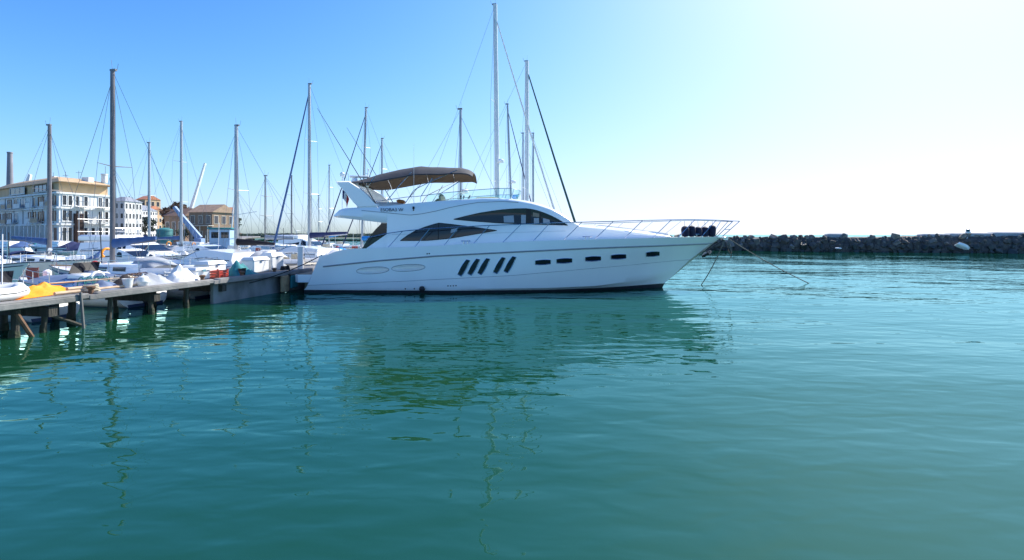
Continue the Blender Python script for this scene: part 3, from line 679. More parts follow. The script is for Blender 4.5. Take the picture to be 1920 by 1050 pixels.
def boat_hull(t, L, B, fb, fs, m, stripe=None, boot=ANTIB, **kw):
    hr_ = hull_rows(L, B, fb, fs, **kw)
    full = [h[:5] + [Vector((p.x, -p.y, p.z)) for p in h[:5][::-1]] for h in hr_]
    MB().loft(full, True, True, True).build('hull', m, t, smooth=40)
    bt = [[h[4] + Vector((0, -.012, .10)), h[4] + Vector((0, -.012, 0)), h[5]] for h in hr_]; bt = [r + [Vector((p.x, -p.y, p.z)) for p in r[::-1]] for r in bt]
    MB().loft(bt, True, True, True).build('boot_stripe', boot, t)
    if stripe:
        for s in (1, -1):
            MB().loft([[Vector((h[0].x, s * (h[0].y - .012), h[0].z - .10)), Vector((h[1].x, s * (h[0].y * .992 - .014), h[0].z - .20))] for h in hr_[:-1]]).build('sheer_stripe', stripe, t)
        
    MB().tube([h[0] + Vector((0, 0, .02)) for h in hr_], .03, 5).build('toe_rail', TEAK if random.random() < .4 else GREYL, t)
    MB().tube([Vector((h[0].x, -h[0].y, h[0].z + .02)) for h in hr_], .03, 5).build('toe_rail', GREYL, t)
    return hr_
def deckz(L, fb, fs, x): u = x / L; return fs + (fb - fs) * u ** 1.6 - .06 * math.sin(u * math.pi)
def halfb(hr_, x):
    for a, b in zip(hr_, hr_[1:]):
        if a[0].x <= x <= b[0].x: return -(a[0].y + (b[0].y - a[0].y) * (x - a[0].x) / max(1e-6, b[0].x - a[0].x))
    return .1
def rails(t, hr_, L, fb, fs, x0, x1, h=.55, step=1.3):
    for s in (1, -1):
        pts = []; x = x0
        while x <= x1 + .01:
            p = Vector((x, s * max(.08, halfb(hr_, x) - .06), deckz(L, fb, fs, x))); pts.append(p + Vector((0, 0, h)))
            MB().tube([p, p + Vector((0, 0, h))], .013, 5).build('stanchion', STEEL, t); x += step
        MB().tube(pts, .010, 5).tube([p - Vector((0, 0, h * .5)) for p in pts], .007, 4).build('lifeline', STEEL, t)
def sailboat(label, mx, D, top, bowdir, L, hullm=GELB, stripe=None, cover=NAVY, furl=None, mastm=ALU, mw=.075, J=None, spread=(.45, .72), hood=None, radar=None, tilt=0.0, fb=1.15, fs=.95, stay_r=.07, rigr=.008, mfrac=.58, grp='moored sailing boats', boot=ANTIB, boomz=1.05, detail=True, backstay=True, rzoff=0.0):
    """bowdir: +1 bow to the right, -1 bow to the left; mast at photo column mx, depth D, masthead row top"""
    X = (mx - 960) * D / F; rz = (R(-11.7) if bowdir > 0 else R(168.3)) + rzoff
    c, s_ = math.cos(rz), math.sin(rz); mxl = L * mfrac
    t = thing('sailing_boat', label, 'sailboat', (X - c * mxl, D - s_ * mxl, 0), rz, grp)
    B = .30 * L + .25; hr_ = boat_hull(t, L, B, fb, fs, hullm, stripe, boot)
    dz = lambda x: deckz(L, fb, fs, x)
    # coachroof
    rows = []
    for i in range(13):
        u = i / 12; x = L * (.30 + .48 * u); w = min(halfb(hr_, x) - .28, B * .30) * (1 - .25 * u ** 2); w = max(w, .12); h = .42 * (1 - u ** 3) + .03; z = dz(x) - .02
        rows.append([Vector((x, -w, z)), Vector((x, -w * .93, z + h * .85)), Vector((x, -w * .7, z + h)), Vector((x, w * .7, z + h)), Vector((x, w * .93, z + h * .85)), Vector((x, w, z))])
    cr_ = MB(); cr_.loft(rows, True, True, True); co = cr_.build('coachroof', GEL, t)
    for sg in (1, -1):
        for k in range(3):
            a, b = 2 + k * 3, 4 + k * 3; q0, q1 = rows[a], rows[b]
            i0 = 0 if sg > 0 else 5; i1 = 1 if sg > 0 else 4
            o = Vector((0, -.012 * sg, 0)); v = [q0[i0].lerp(q0[i1], .3) + o, q1[i0].lerp(q1[i1], .3) + o, q1[i0].lerp(q1[i1], .75) + o, q0[i0].lerp(q0[i1], .75) + o]
            MB().prism(v, (0, .01 * sg, 0)).build('window', GLASS, co)
    # cockpit coaming
    for sg in (1, -1): MB().box((L * .16, sg * B * .27, dz(L * .16) + .12), (L * .27, .12, .26), bev=.04).build('coaming', GEL, t)
    H = CH + (HY - top) * D / F; m0 = Vector((mxl, 0, dz(mxl) + .38)); m1 = Vector((mxl + tilt * H, 0, H))
    mo = MB().tube([m0 - Vector((0, 0, .3)), m0.lerp(m1, .6), m1], mw, 10, mw * .8).build('mast', mastm, t)
    MB().box(m1 + Vector((-.05, 0, .03)), (.28, .10, .08)).tube([m1, m1 + Vector((-.25, 0, .05)), m1 + Vector((-.3, 0, .28))], .008, 4).tube([m1, m1 + Vector((.02, .03, .45))], .006, 4).build('masthead_gear', GREYL, mo)
    rig = MB(); yb = halfb(hr_, mxl) - .1; ends = []
    for f in spread:
        q = m0.lerp(m1, f); w = B * .30 * (1.15 - f * .5)
        for sg in (1, -1):
            e = q + Vector((-.15, sg * w, .05)); MB().tube([q, e], .022, 5, .012).build('spreader', mastm, mo); ends.append((sg, e))
    for sg in (1, -1):
        ch = Vector((mxl - .15, sg * yb, dz(mxl))); es = [e for g, e in ends if g == sg]
        rig.tube([ch] + es + [m1 - Vector((0, 0, .1))], rigr, 4); 
        if es: rig.tube([ch, m0.lerp(m1, spread[0]) ], rigr, 4)
    bowp = Vector((L - .12, 0, fb + .08)) if J is None else Vector((mxl + J, 0, dz(min(L * .98, mxl + J)) + .08))
    if backstay: rig.tube([Vector((.1, 0, fs)), m1], rigr, 4)
    hd = m0.lerp(m1, .955)
    if furl: MB().tube([bowp + Vector((0, 0, .25)), bowp.lerp(hd, .5), hd], [stay_r * .9, stay_r, stay_r * .35] if False else stay_r, 7, stay_r * .45).build('furled_genoa', furl, t); rig.tube([bowp, bowp + Vector((0, 0, .3))], .02, 5)
    else: rig.tube([bowp, hd], rigr * 1.2, 4)
    for k in range(3):
        o_ = Vector((-.12 - .1 * k, .08 * (k - 1), 0)); rig.tube([m0 + o_, m1 + Vector((-.06, .05 * (k - 1), -.1 * k))], rigr * .8, 4)
    if cover:
        for f_ in (.12, .22, .30): rig.tube([m0.lerp(m1, spread[0]), Vector((mxl - L * f_, 0, dz(mxl) + 1.2))], rigr * .7, 4)
    rig.build('rigging', WIRE, t)
    bz = random.uniform(.55, 1.0); g = m0 + Vector((-.08, 0, bz)); ge = g + Vector((-L * random.uniform(.26, .33), 0, random.uniform(-.12, .3)))
    bo = MB().tube([g, ge], .05, 8).build('boom', mastm, t)
    if cover:
        rows = []
        for i in range(13):
            u = i / 12; q = g.lerp(ge, u); r = .17 * (1 - u * .62) * (1 + .22 * noise.noise((i * .7, D, 0))); rows.append([q + Vector((0, math.cos(a) * r * .75, .10 + math.sin(a) * r * 1.25 )) for a in [j * math.pi / 5 for j in range(10)]])
        MB().loft(rows, True, True, True).build('sail_cover', cover, bo, smooth=60)
    if hood:
        rows = []
        for i in range(6):
            u = i / 5; x = L * .30 + 1.0 * (u - .5); h = .5 * math.sin(.35 + u * 1.6) ; w = B * .25; z = dz(x) + .16
            rows.append([Vector((x, w * math.cos(a), z + h * max(0, math.sin(a)) ** .6)) for a in [j * math.pi / 10 for j in range(11)]])
        MB().loft(rows).build('sprayhood', hood, t, smooth=60)
    if radar:
        q = m0.lerp(m1, radar) + Vector((.25, 0, 0)); MB().lathe([(.2, 0), (.24, .05), (.24, .16), (.18, .22)], q, 12).tube([q + Vector((-.25, 0, 0)), q], .03, 5).build('radar_dome', GEL, mo)
    deck_gear(t, L, B, dz, int(mx * 7 + D), True)
    if detail:
        rails(t, hr_, L, fb, fs, L * .08, L * .9)
        MB().tube([Vector((L * .9, -.3, fb)), Vector((L * .9, -.3, fb + .55)), Vector((L - .05, 0, fb + .62)), Vector((L * .9, .3, fb + .55)), Vector((L * .9, .3, fb))], .014, 5).build('pulpit', STEEL, t)
        MB().tube([Vector((.45, -B * .33, fs)), Vector((.3, -B * .33, fs + .6)), Vector((.12, 0, fs + .62)), Vector((.3, B * .33, fs + .6)), Vector((.45, B * .33, fs))], .014, 5).build('pushpit', STEEL, t)
        for f_ in (.35, .62):
            x = L * f_; y = -(halfb(hr_, x) + .10)
            for sg in (1, -1):
                MB().lathe([(.03, 0), (.10, .05), (.11, .3), (.10, .52), (.03, .58)], (x, sg * y, .2), 10).build('hull_fender', FENW if random.random() < .6 else NAVY, t)
    return t
def motorboat(label, X, D, rz, L, style='cruiser', hullm=GEL, stripe=None, canopy=None, fb=1.25, fs=.85, grp='moored motor boats', boot=ANTIB):
    t = thing('motor_boat', label, 'motorboat', (X, D, 0), rz, grp); B = .30 * L + .4
    hr_ = boat_hull(t, L, B, fb, fs, hullm, stripe, boot, tr=.92, rake=1.0, full=2.6); dz = lambda x: deckz(L, fb, fs, x)
    if style in ('cruiser', 'fly'):
        prof = [(.22, 0), (.25, .75), (.48, .85), (.56, .72), (.72, .22), (.86, .02)] if style == 'cruiser' else [(.16, 0), (.18, 1.15), (.50, 1.2), (.58, .9), (.72, .3), (.88, .02)]
        rows = []
        for f_, h in prof:
            x = L * f_; w = max(.2, min(B * .40, halfb(hr_, x) - .18)); z = dz(x) - .02
            rows.append([Vector((x, -w, z)), Vector((x, -w * .95, z + h * .55 + .01)), Vector((x, -w * .82, z + h + .015)), Vector((x, w * .82, z + h + .015)), Vector((x, w * .95, z + h * .55 + .01)), Vector((x, w, z))])
        cb = MB().loft(rows, True, True, True).build('cabin', GEL, t)
        for sg in (1, -1):
            for a, b in ((1, 2), (2, 3)):
                i0, i1 = (1, 2) if sg > 0 else (4, 3); o = Vector((0, -.015 * sg, 0)); r0, r1 = rows[a], rows[b]
                if sg > 0: j0, j1 = 1, 2
                v = [r0[i0].lerp(r1[i0], .06) + o - Vector((0, 0, .04)), r1[i0].lerp(r0[i0], .06) + o - Vector((0, 0, .04)), r1[i1].lerp(r0[i1], .06) + o - Vector((0, 0, .07)), r0[i1].lerp(r1[i1], .06) + o - Vector((0, 0, .07))]
                MB().prism(v, (0, .012 * sg, 0)).build('side_window', GLASS, cb)
        r0, r1 = rows[3], rows[4]; o = Vector((.015, 0, .02))
        MB().prism([r0[2].lerp(r1[2], .05) + o, r1[2].lerp(r0[2], .2) + o, r1[3].lerp(r0[3], .2) + o, r0[3].lerp(r1[3], .05) + o], (-.01, 0, -.012)).build('windscreen', GLASS, cb)
        if style == 'fly':
            z = dz(L * .3) + 1.2; MB().box((L * .30, 0, z + .22), (L * .30, B * .66, .42), bev=.1).build('flybridge', GEL, t)
            MB().tube([(L * .44, -B * .3, z + .4), (L * .42, -B * .3, z + .85), (L * .42, B * .3, z + .85), (L * .44, B * .3, z + .4)], .02, 6).build('flybridge_rail', STEEL, t)
    elif style == 'fishing':
        z = dz(L * .4) - .02; wb = mat('wheelhouse_blue', (.33, .47, .62), .5, 0, .12, 2)
        wh = MB().box((L * .42, 0, z + .95), (1.7, 1.6, 1.9), bev=.05).build('wheelhouse', wb, t)
        MB().box((L * .42, 0, z + 1.97), (2.0, 1.9, .14), bev=.04).build('roof', TEAL, wh)
        for sg in (1, -1):
            for k in (-.45, .35): MB().box((L * .42 + k, sg * .81, z + 1.35), (.62, .03, .55)).build('window', GLASS, wh)
        for k in (-.4, .4): MB().box((L * .42 + .86, k, z + 1.4), (.03, .6, .55)).build('window', GLASS, wh)
        MB().tube([(L * .32, 0, z + 2), (L * .30, 0, z + 4.2)], .05, 8).tube([(L * .31, 0, z + 3.2), (L * .05, 0, z + 3.6)], .03, 6).build('derrick', ALUW, t)
        MB().box((L * .18, .2, z + .3), (.9, .9, .5), bev=.05).build('fish_hold', GELB, t)
        MB().tube([(L * .25, -.9, z), (L * .25, -.9, z + 1.5), (L * .25, .9, z + 1.5), (L * .25, .9, z)], .04, 6).build('gantry', RUST, t)
    else:
        MB().box((L * .42, 0, dz(L * .4) + .18), (.7, B * .5, .5), bev=.06).build('console', GEL, t)
        MB().prism([Vector((L * .47, -B * .24, dz(L * .4) + .42)), Vector((L * .47, B * .24, dz(L * .4) + .42)), Vector((L * .44, B * .22, dz(L * .4) + .8)), Vector((L * .44, -B * .22, dz(L * .4) + .8))], (.012, 0, 0)).build('windscreen', GLASS, t)
        MB().box((L * .25, 0, dz(L * .2) + .12), (.5, B * .7, .36), bev=.06).build('bench', BEIGE, t)
        MB().box((-.12, 0, .75), (.35, .34, .55), bev=.1).box((-.15, 0, .2), (.18, .14, .9)).build('outboard_motor', mat('outboard_dark', (.03, .03, .035), .35), t)
    if canopy:
        rows = []
        x0, x1 = (.02, .78) if style == 'open' else (.0, .30)
        for i in range(15):
            u = i / 14; x = L * (x0 + (x1 - x0) * u); w = max(.12, halfb(hr_, x) - .02); h = ((.42 if style == 'open' else .8) * (1 - abs(u - .45) * 1.3) + .04) * (1 + .05 * math.sin(u * 25))
            rows.append([Vector((x, w * math.cos(a), dz(x) + .03 + h * (1 - abs(math.cos(a))) ** .8 * (1 + .15 * noise.noise((x * 2, a * 2, X))))) for a in [j * math.pi / 12 for j in range(13)]])
        MB().loft(rows).build('canvas_cover', canopy, t, smooth=60)
    deck_gear(t, L, B, dz, int(abs(X) * 13 + D * 3), False)
    rails(t, hr_, L, fb, fs, L * .5, L * .93, h=.45, step=.9)
    for f_ in (.3, .6):
        for sg in (1, -1):
            x = L * f_; MB().lathe([(.03, 0), (.10, .05), (.11, .28), (.10, .48), (.03, .54)], (x, sg * -(halfb(hr_, x) + .1), .22), 10).build('hull_fender', FENW if random.random() < .6 else NAVY, t)
    return t
def deck_gear(t, L, B, zf, seed, sail):
    rg = random.Random(seed)
    for k in range(rg.randint(5, 9)):
        x = L * rg.uniform(.04, .9); w = B * .34 * (1 - (x / L) ** 3); y = rg.uniform(-w, w); z = zf(x) + (.40 if (sail and .32 < x / L < .7 and abs(y) < B * .2) else .0)
        kd = rg.choice(['hatch', 'vent', 'bag', 'box', 'coil', 'can', 'pole', 'pole', 'towel', 'buoy'])
        if kd == 'hatch': MB().box((x, y, z + .04), (.5, .45, .08), bev=.02).build('hatch', rg.choice([GLASS, GELB, GREYL]), t)
        elif kd == 'vent': MB().tube([(x, y, z), (x, y, z + .22), (x + .1, y, z + .3)], .06, 8, .1).build('ventilator', rg.choice([GEL, STEEL]), t)
        elif kd == 'bag': MB().lathe([(.02, 0), (.16, .03), (.2, .16), (.12, .3), (.03, .36)], (x, y, z), 10, (rg.uniform(-.6, .6), rg.uniform(-.6, .6), 1)).build('sail_bag', rg.choice([WHITEC, GREYC, NAVY, TEAL]), t)
        elif kd == 'box': MB().box((x, y, z + .15), (rg.uniform(.3, .8), rg.uniform(.3, .6), .3), rz=rg.uniform(0, 1), bev=.03).build('locker', rg.choice([GEL, GELB, BEIGE]), t)
        elif kd == 'coil': MB().tube([Vector((x + .16 * math.cos(a * .5), y + .16 * math.sin(a * .5), z + .02 + .006 * a)) for a in range(40)], .02, 4).build('rope_coil', rg.choice([ROPE, ROPEB]), t)
        elif kd == 'can': MB().lathe([(.1, 0), (.13, .03), (.13, .3), (.05, .36)], (x, y, z), 10).build('canister', rg.choice([GEL, ORANGE, PLR0]), t)
        elif kd == 'pole': MB().tube([(x, y, z), (x + rg.uniform(-.1, .1), y, z + rg.uniform(1.0, 2.6))], .018, 5).build('antenna_pole', rg.choice([ALUW, STEEL, RUBB]), t)
        elif kd == 'towel': MB().loft([[Vector((x + i * .08, y + .03 * math.sin(i * 1.7 + j), z + .5 - .09 * j)) for j in range(6)] for i in range(8)]).tube([(x, y, z), (x, y, z + .52)], .012, 4).build('hung_cloth', rg.choice([WHITEC, BLUE, BEIGE, PLR0]), t, smooth=70)
        else: MB().tube([Vector((x + .02 * math.cos(a), y + .2 * math.cos(a), z + .3 + .2 * math.sin(a))) for a in [q_ * .3 for q_ in range(-3, 14)]], .05, 6).build('horseshoe_buoy', rg.choice([GEL, ORANGE]), t)
PLR0 = mat('plastic_red', (.42, .05, .03), .4)
random.seed(11)
LFT, RGT = R(168.3), R(-11.7)
def pl_x(D): return pier_x(D) - PW - .45        # boats lying on the far (left) side of the pier
# --- left side of the pier, sterns to the pier
motorboat('small open boat under pale grey cover, nearest on the pier far side', pl_x(14.2), 14.2, LFT, 4.6, 'open', GELB, None, GREYC, .75, .6)
motorboat('small open boat under slate blue canvas cover, beside the tall grey mast', pl_x(17.0), 17.0, LFT, 5.6, 'open', GEL, BLUE, mat('canvas_slate', (.13, .17, .26), .85, 0, .2, 3, bump=.35, bs=8), .9, .7)
sailboat('sailing boat with thick tall grey mast and blue boom cover nearest the pier', 211, 20.2, 133, -1, 8.0, cover=BLUE, mastm=ALUD, mw=.10, hood=GREYC, spread=(.5,), stripe=BLUE)
motorboat('white cabin cruiser with blue grey cockpit cover behind the near pier boats', pl_x(23.7), 23.7, LFT, 6.8, 'cruiser', GEL, NAVY, GREYC)
sailboat('sailing boat with black boom cover and beige hull behind the white dock boxes', 443, 27.2, 236, -1, 8.6, hullm=CREAM, cover=BLACKC, mw=.115, furl=None, hood=WHITEC, spread=(.5,))
motorboat('white cruiser between the beige sailing boat and the blue furled one', pl_x(30.6), 30.6, LFT, 7.2, 'cruiser', GEL, None, WHITEC)
sailboat('sailing boat with bright blue furled genoa left of the motor yacht', 580, 34.2, 158, -1, 9.0, cover=NAVY, furl=BLUE, stay_r=.085, J=2.95, mw=.115, mfrac=.59, spread=(.34, .66), hood=CYAN, stripe=BLUE)
sailboat('sailing boat with slim raked mast and bright blue covers behind the yacht stern', 678, 42.0, 203, -1, 9.5, cover=CYAN, mw=.10, tilt=-.03, hood=CYAN, furl=NAVY, stay_r=.06)
sailboat('sailing boat with short mast showing just above the grey bimini', 716, 48.0, 260, -1, 10.5, cover=CYAN, mw=.10, furl=NAVY, stay_r=.06)
# --- beyond the yacht, sterns to the pier's right side
sailboat('sailing boat whose mast rises directly behind the bimini front', 864, 28.0, 205, 1, 9.4, cover=None, mw=.085, radar=.42, spread=(.5,))
sailboat('largest sailing boat, tallest white mast with white furled genoa behind the yacht', 934, 32.2, 8, 1, 11.6, cover=None, furl=WHITEC, stay_r=.075, mastm=ALUW, mw=.17, radar=.36, J=4.6, spread=(.28, .60), tilt=-.012)
sailboat('sailing boat with thick mast and dark green furled genoa behind the yacht', 988, 36.8, 115, 1, 12.8, cover=None, furl=GREEN, stay_r=.10, mw=.18, J=4.3, mfrac=.60, spread=(.32, .62), mastm=ALUW)
sailboat('sailing boat with thin raked mast left of the thick white masts', 962, 41.4, 195, 1, 10, cover=None, mw=.09, tilt=-.035, radar=.45, furl=NAVY, stay_r=.06, J=2.6)
sailboat('sailing boat with thin mast just left of the green furled genoa boat', 981, 45.5, 250, 1, 10, cover=None, mw=.07)
sailboat('sailing boat with thin mast just right of the thick white mast', 1000, 49.5, 250, 1, 10.4, cover=None, mw=.10)
# --- second row, bows toward the pier
def row2(D, L): return pl_x(D) - 9.6 - L
motorboat('white motor cruiser with dark windows at the far left edge', row2(23, 7.6), 23.0, RGT, 7.6, 'cruiser', GEL, NAVY, WHITEC)
sailboat('sailing boat with dark slim mast in front of the long building', 93, 27.0, 235, 1, 8.2, cover=BLUE, mastm=ALUD, mw=.105, spread=(.5,), hood=NAVY)
motorboat('long white flybridge boat with dark windows in front of the building', row2(32, 9.4), 32.0, RGT, 9.4, 'fly', GEL, NAVY, None)
motorboat('white cruiser with bright blue stripe left of the twin masts', row2(36, 7.4), 36.2, RGT, 7.4, 'cruiser', GEL, CYAN, GREYC)
sailboat('sailing boat with grey mast left of the teal tank', 280, 40.0, 268, 1, 8.5, cover=NAVY, mw=.10, spread=(.5,))
sailboat('sailing boat with pale mast in front of the brown hut', 340, 44.0, 228, 1, 9.5, cover=BLUE, mw=.125, spread=(.36, .68), hood=NAVY)
motorboat('white flybridge boat moored behind the pale mast', row2(48, 8), 48.5, RGT, 8.0, 'fly', GEL, None, BLUE)
sailboat('sailing boat with thin black mast far behind the blue furled genoa', 547, 54.0, 330, 1, 8.0, cover=NAVY, mastm=ALUD, mw=.075, hood=BLUE)
sailboat('sailing boat with thin mast left of the radar arch, far away', 617, 60.0, 310, -1, 8.5, cover=CYAN, mw=.07, furl=None)
sailboat('smallest far sailing boat with hair thin mast left of the yacht', 597, 66.0, 367, -1, 7.5, cover=BLUE, mw=.05)
motorboat('far white cruiser near the quay in front of the brown hut', -34, 56.0, R(200), 7.5, 'cruiser', GEL, None, WHITEC)
motorboat('far white flybridge boat near the quay below the white block', -44, 58.0, R(175), 8.5, 'fly', GEL, NAVY, None)
motorboat('far white cruiser with navy cover at the quay by the building corner', -54, 60.0, R(170), 8.0, 'cruiser', GEL, NAVY, NAVY)
motorboat('far white cruiser at the quay below the long building', -62, 62.0, R(185), 8.0, 'cruiser', GEL, None, BLUE)
sb_ = sailboat('blue grey sailing boat with lettered side cloth behind the white pedestal', 497, 38.2, 330, -1, 8.4, hullm=mat('hull_pale_blue', (.40, .52, .62), .3), cover=GREYC, mw=.05, mastm=ALUD, hood=GREYC, mfrac=.62)
lc = mat('dodger_cloth', (.30, .46, .60), .8, 0, .08)
MB().box((3.0, 1.28, 1.38), (3.0, .02, .55)).build('weather_cloth', lc, sb_)
lettering('SE D  10', .42, (3.0, 1.30, 1.25), (R(90), 0, R(180)), mat('lettering_black', (.02, .02, .03), .5), sb_, Vector((0, 0, 0)), name='cloth_lettering')
motorboat('small white open boat with bench left of the near blue covers', row2(15.6, 5), 15.6, RGT, 5.0, 'open', GEL, NAVY, None, .8, .65)
motorboat('white cruiser with blue stripe at the left edge behind the dinghy', row2(19.0, 7), 19.2, RGT, 7.0, 'cruiser', GEL, CYAN, None)
motorboat('small cabin boat with cream hull between second row cruisers', row2(29.4, 5.5), 29.4, RGT, 5.5, 'cruiser', CREAM, None, BLUE, 1.0, .8)
motorboat('white cruiser with navy stripe moored beyond the fishing boat', pl_x(38.4) - 9.5, 41.6, LFT, 7.0, 'cruiser', GEL, NAVY, WHITEC)
motorboat('white flybridge boat left of the far radar masts', pl_x(52.5), 52.5, LFT, 8.6, 'fly', GEL, None, CYAN)
motorboat('white cruiser with bright blue cover under the overhang of the yacht', pl_x(45.2), 45.2, LFT, 7.4, 'cruiser', GEL, CYAN, CYAN)
motorboat('far small white cruiser left of the thin black mast', -30, 50.5, R(10), 6.5, 'cruiser', GEL, None, WHITEC)
motorboat('far open boat with white cover in front of the white block', -39, 52.0, R(-5), 5.5, 'open', GEL, BLUE, WHITEC)
motorboat('far cruiser with cream hull near the building corner', -47, 51.0, R(12), 7.5, 'cruiser', CREAM, None, NAVY)
# fishing boat with pale blue wheelhouse
fbt = motorboat('fishing boat with pale blue wheelhouse and teal roof near the quay', -24.0, 46.0, R(195), 8.0, 'fishing', mat('hull_blue_grey', (.30, .40, .52), .4), CYAN, None, 1.5, 1.1, grp='moored motor boats')

# loose gear on the pier
def put(name, label, cat, D, off, mb, m, rz=0, dz=0):
    o = mb.build(name, m, None); o.location = PP(D, off, ZD + dz); o.rotation_euler = (0, 0, rz); return tag(o, label, cat)
PLB, PLR, PLG = mat('plastic_blue', (.04, .14, .38), .4), mat('plastic_red', (.42, .05, .03), .4), mat('plastic_grey', (.28, .29, .30), .5)
def crate(): 
    mb = MB()
    for k in range(3): mb.box((0, -.2, .05 + k * .1), (.6, .02, .07)).box((0, .2, .05 + k * .1), (.6, .02, .07)).box((-.3, 0, .05 + k * .1), (.02, .4, .07)).box((.3, 0, .05 + k * .1), (.02, .4, .07))
    return mb.box((0, 0, .01), (.6, .4, .02)).box((-.29, -.19, .16), (.04, .04, .32)).box((.29, -.19, .16), (.04, .04, .32)).box((.29, .19, .16), (.04, .04, .32)).box((-.29, .19, .16), (.04, .04, .32))
def bucket(): return MB().loft([[Vector((r * math.cos(k * math.pi / 6), r * math.sin(k * math.pi / 6), z)) for k in range(12)] for r, z in ((.10, 0), (.14, .28), (.15, .28), (.15, .30), (.13, .30), (.10, .04))], True, True, True)
def coil():
    return MB().tube([Vector(((.2 - .012 * (k // 20)) * math.cos(k * .314), (.2 - .012 * (k // 20)) * math.sin(k * .314), .03 + .045 * k / 20)) for k in range(86)], .022, 5)
def oar(L_=2.2): return MB().tube([(0, 0, .03), (L_ * .7, 0, .03)], .022, 6).loft([[Vector((x, y * w, .03 + z)) for y, z in ((-1, -.01), (1, -.01), (1, .01), (-1, .01))] for x, w in ((L_ * .7, .02), (L_ * .78, .07), (L_, .08))], True, True, True)
def pot(): 
    mb = MB()
    for x in (-.3, -.1, .1, .3): mb.tube([Vector((x, .24 * math.cos(t), .02 + .34 * math.sin(t))) for t in [j * math.pi / 8 for j in range(9)]], .014, 4)
    for t in [j * math.pi / 6 for j in range(7)]: mb.tube([(-.3, .24 * math.cos(t), .02 + .34 * math.sin(t)), (.3, .24 * math.cos(t), .02 + .34 * math.sin(t))], .008, 4)
    return mb
put('fish_crate', 'blue plastic fish crate on the pier beside the spars', 'crate', 13.3, 1.55, crate(), PLB, 1.2)
put('fish_crate', 'grey plastic fish crate on the pier behind the net pile', 'crate', 14.9, 1.65, crate(), PLG, 1.5)
put('fish_crate', 'white plastic fish crate on the pier beside the white sail', 'crate', 17.0, 1.5, crate(), FENW, 1.3)
put('fish_crate', 'red plastic fish crate on the pier near the small dock box', 'crate', 17.9, .6, crate(), PLR, 1.6)
put('bucket', 'white bucket on the pier between the tarpaulins', 'bucket', 14.45, .5, bucket(), FENW)
put('bucket', 'blue bucket on the pier near the folded sail', 'bucket', 16.0, 1.4, bucket(), PLB)
put('bucket', 'black bucket on the pier by the teal tent', 'bucket', 18.9, .45, bucket(), RUBB)
put('rope_coil', 'coil of pale rope on the near pier edge', 'rope', 13.45, .55, coil(), mat('rope_pale', (.45, .40, .30), .9))
put('rope_coil', 'coil of dark rope on the pier by the power pedestal', 'rope', 21.6, .6, coil(), ROPEB)
put('oar', 'wooden oar lying across gear on the near pier', 'oar', 13.0, 1.4, oar(), mat('bare_wood', (.50, .36, .24), .7), prot - .2, .25)
put('oar', 'white oar lying beside the pale grey tarpaulin', 'oar', 14.9, .5, oar(), GELB, prot + .1, .02)
put('lobster_pot', 'dark wire lobster pot on the pier behind the grey tarpaulin', 'pot', 15.6, 1.55, pot(), RUST, 1.4)
put('lobster_pot', 'teal wire lobster pot on the pier beside the net pile', 'pot', 14.3, 1.6, pot(), TEAL, 1.1)
put('ball_buoy', 'white ball buoy lying on the pier in front of the net pile', 'buoy', 14.85, .42, MB().lathe([(.02, 0), (.13, .05), (.18, .18), (.13, .31), (.03, .36), (.03, .42)], (0, 0, 0), 14), FENW)
put('ball_buoy', 'orange ball buoy lying on the pier by the dock boxes', 'buoy', 18.0, 1.75, MB().lathe([(.02, 0), (.13, .05), (.18, .18), (.13, .31), (.03, .36), (.03, .42)], (0, 0, 0), 14), ORANGE)

# ------------------------------------------------------------------ land on the left, quay, far shore
STUC = mat('stucco_white', (.70, .70, .68), .85, 0, .06, .6, bump=.15, bs=8)
STUB = mat('stucco_blue_white', (.66, .67, .67), .85, 0, .08, .6, bump=.15, bs=8)
STUO = mat('stucco_ochre', (.56, .38, .22), .85, 0, .12, .8, bump=.15, bs=8)
ROOFT = mat('roof_tan', (.48, .33, .19), .8, 0, .15, 2, bump=.3, bs=10)
ROOFR = mat('roof_terracotta', (.50, .20, .11), .8, 0, .2, 2, bump=.3, bs=12)
ROOFG = mat('roof_grey', (.20, .22, .27), .8, 0, .15, 2)
SHUT = mat('shutter_brown', (.22, .12, .08), .7, 0, .2, 4)
PANE = mat('window_pane_dark', (.03, .035, .04), .08, 0, .3)
def curtain(): return mat('curtain_' + str(random.randint(0, 2)), random.choice([(.30, .22, .17), (.10, .09, .09), (.18, .15, .13)]), .7)
QY = 66.0
qm = MB(); qm.add([(-400, 60, 1.0), (-42, 70, 1.0), (-76, 130, 1.0), (-220, 420, 1.2), (-600, 420, 1.2), (-400, 60, -1), (-42, 70, -1), (-76, 130, -1), (-220, 420, -1)], [(0, 1, 2, 3, 4), (0, 5, 6, 1), (1, 6, 7, 2), (2, 7, 8, 3)])
qm.build('quay_ground', CONC, kind='structure', smooth=0)
# hill behind the houses
hm = MB(); rows = []
for i in range(41):
    x = -330 + i * 7.5; r = []
    for j in range(13):
        y = 195 + j * 8; u = (i / 40); v = j / 12
        h = 15 * math.exp(-((x + 205) / 20) ** 2) * math.sin(v * math.pi) ** .8 + 9 * math.exp(-((x + 265) / 40) ** 2) * math.sin(v * math.pi)
        r.append(Vector((x, y, .9 + h * (1 + .3 * noise.noise((x * .03, y * .03, 0))))))
    rows.append(r)
hm.loft(rows).build('hill_ground', mat('hill_scrub', (.10, .10, .06), .95, 0, .4, .1, stain=(.05, .06, .03)), kind='structure')
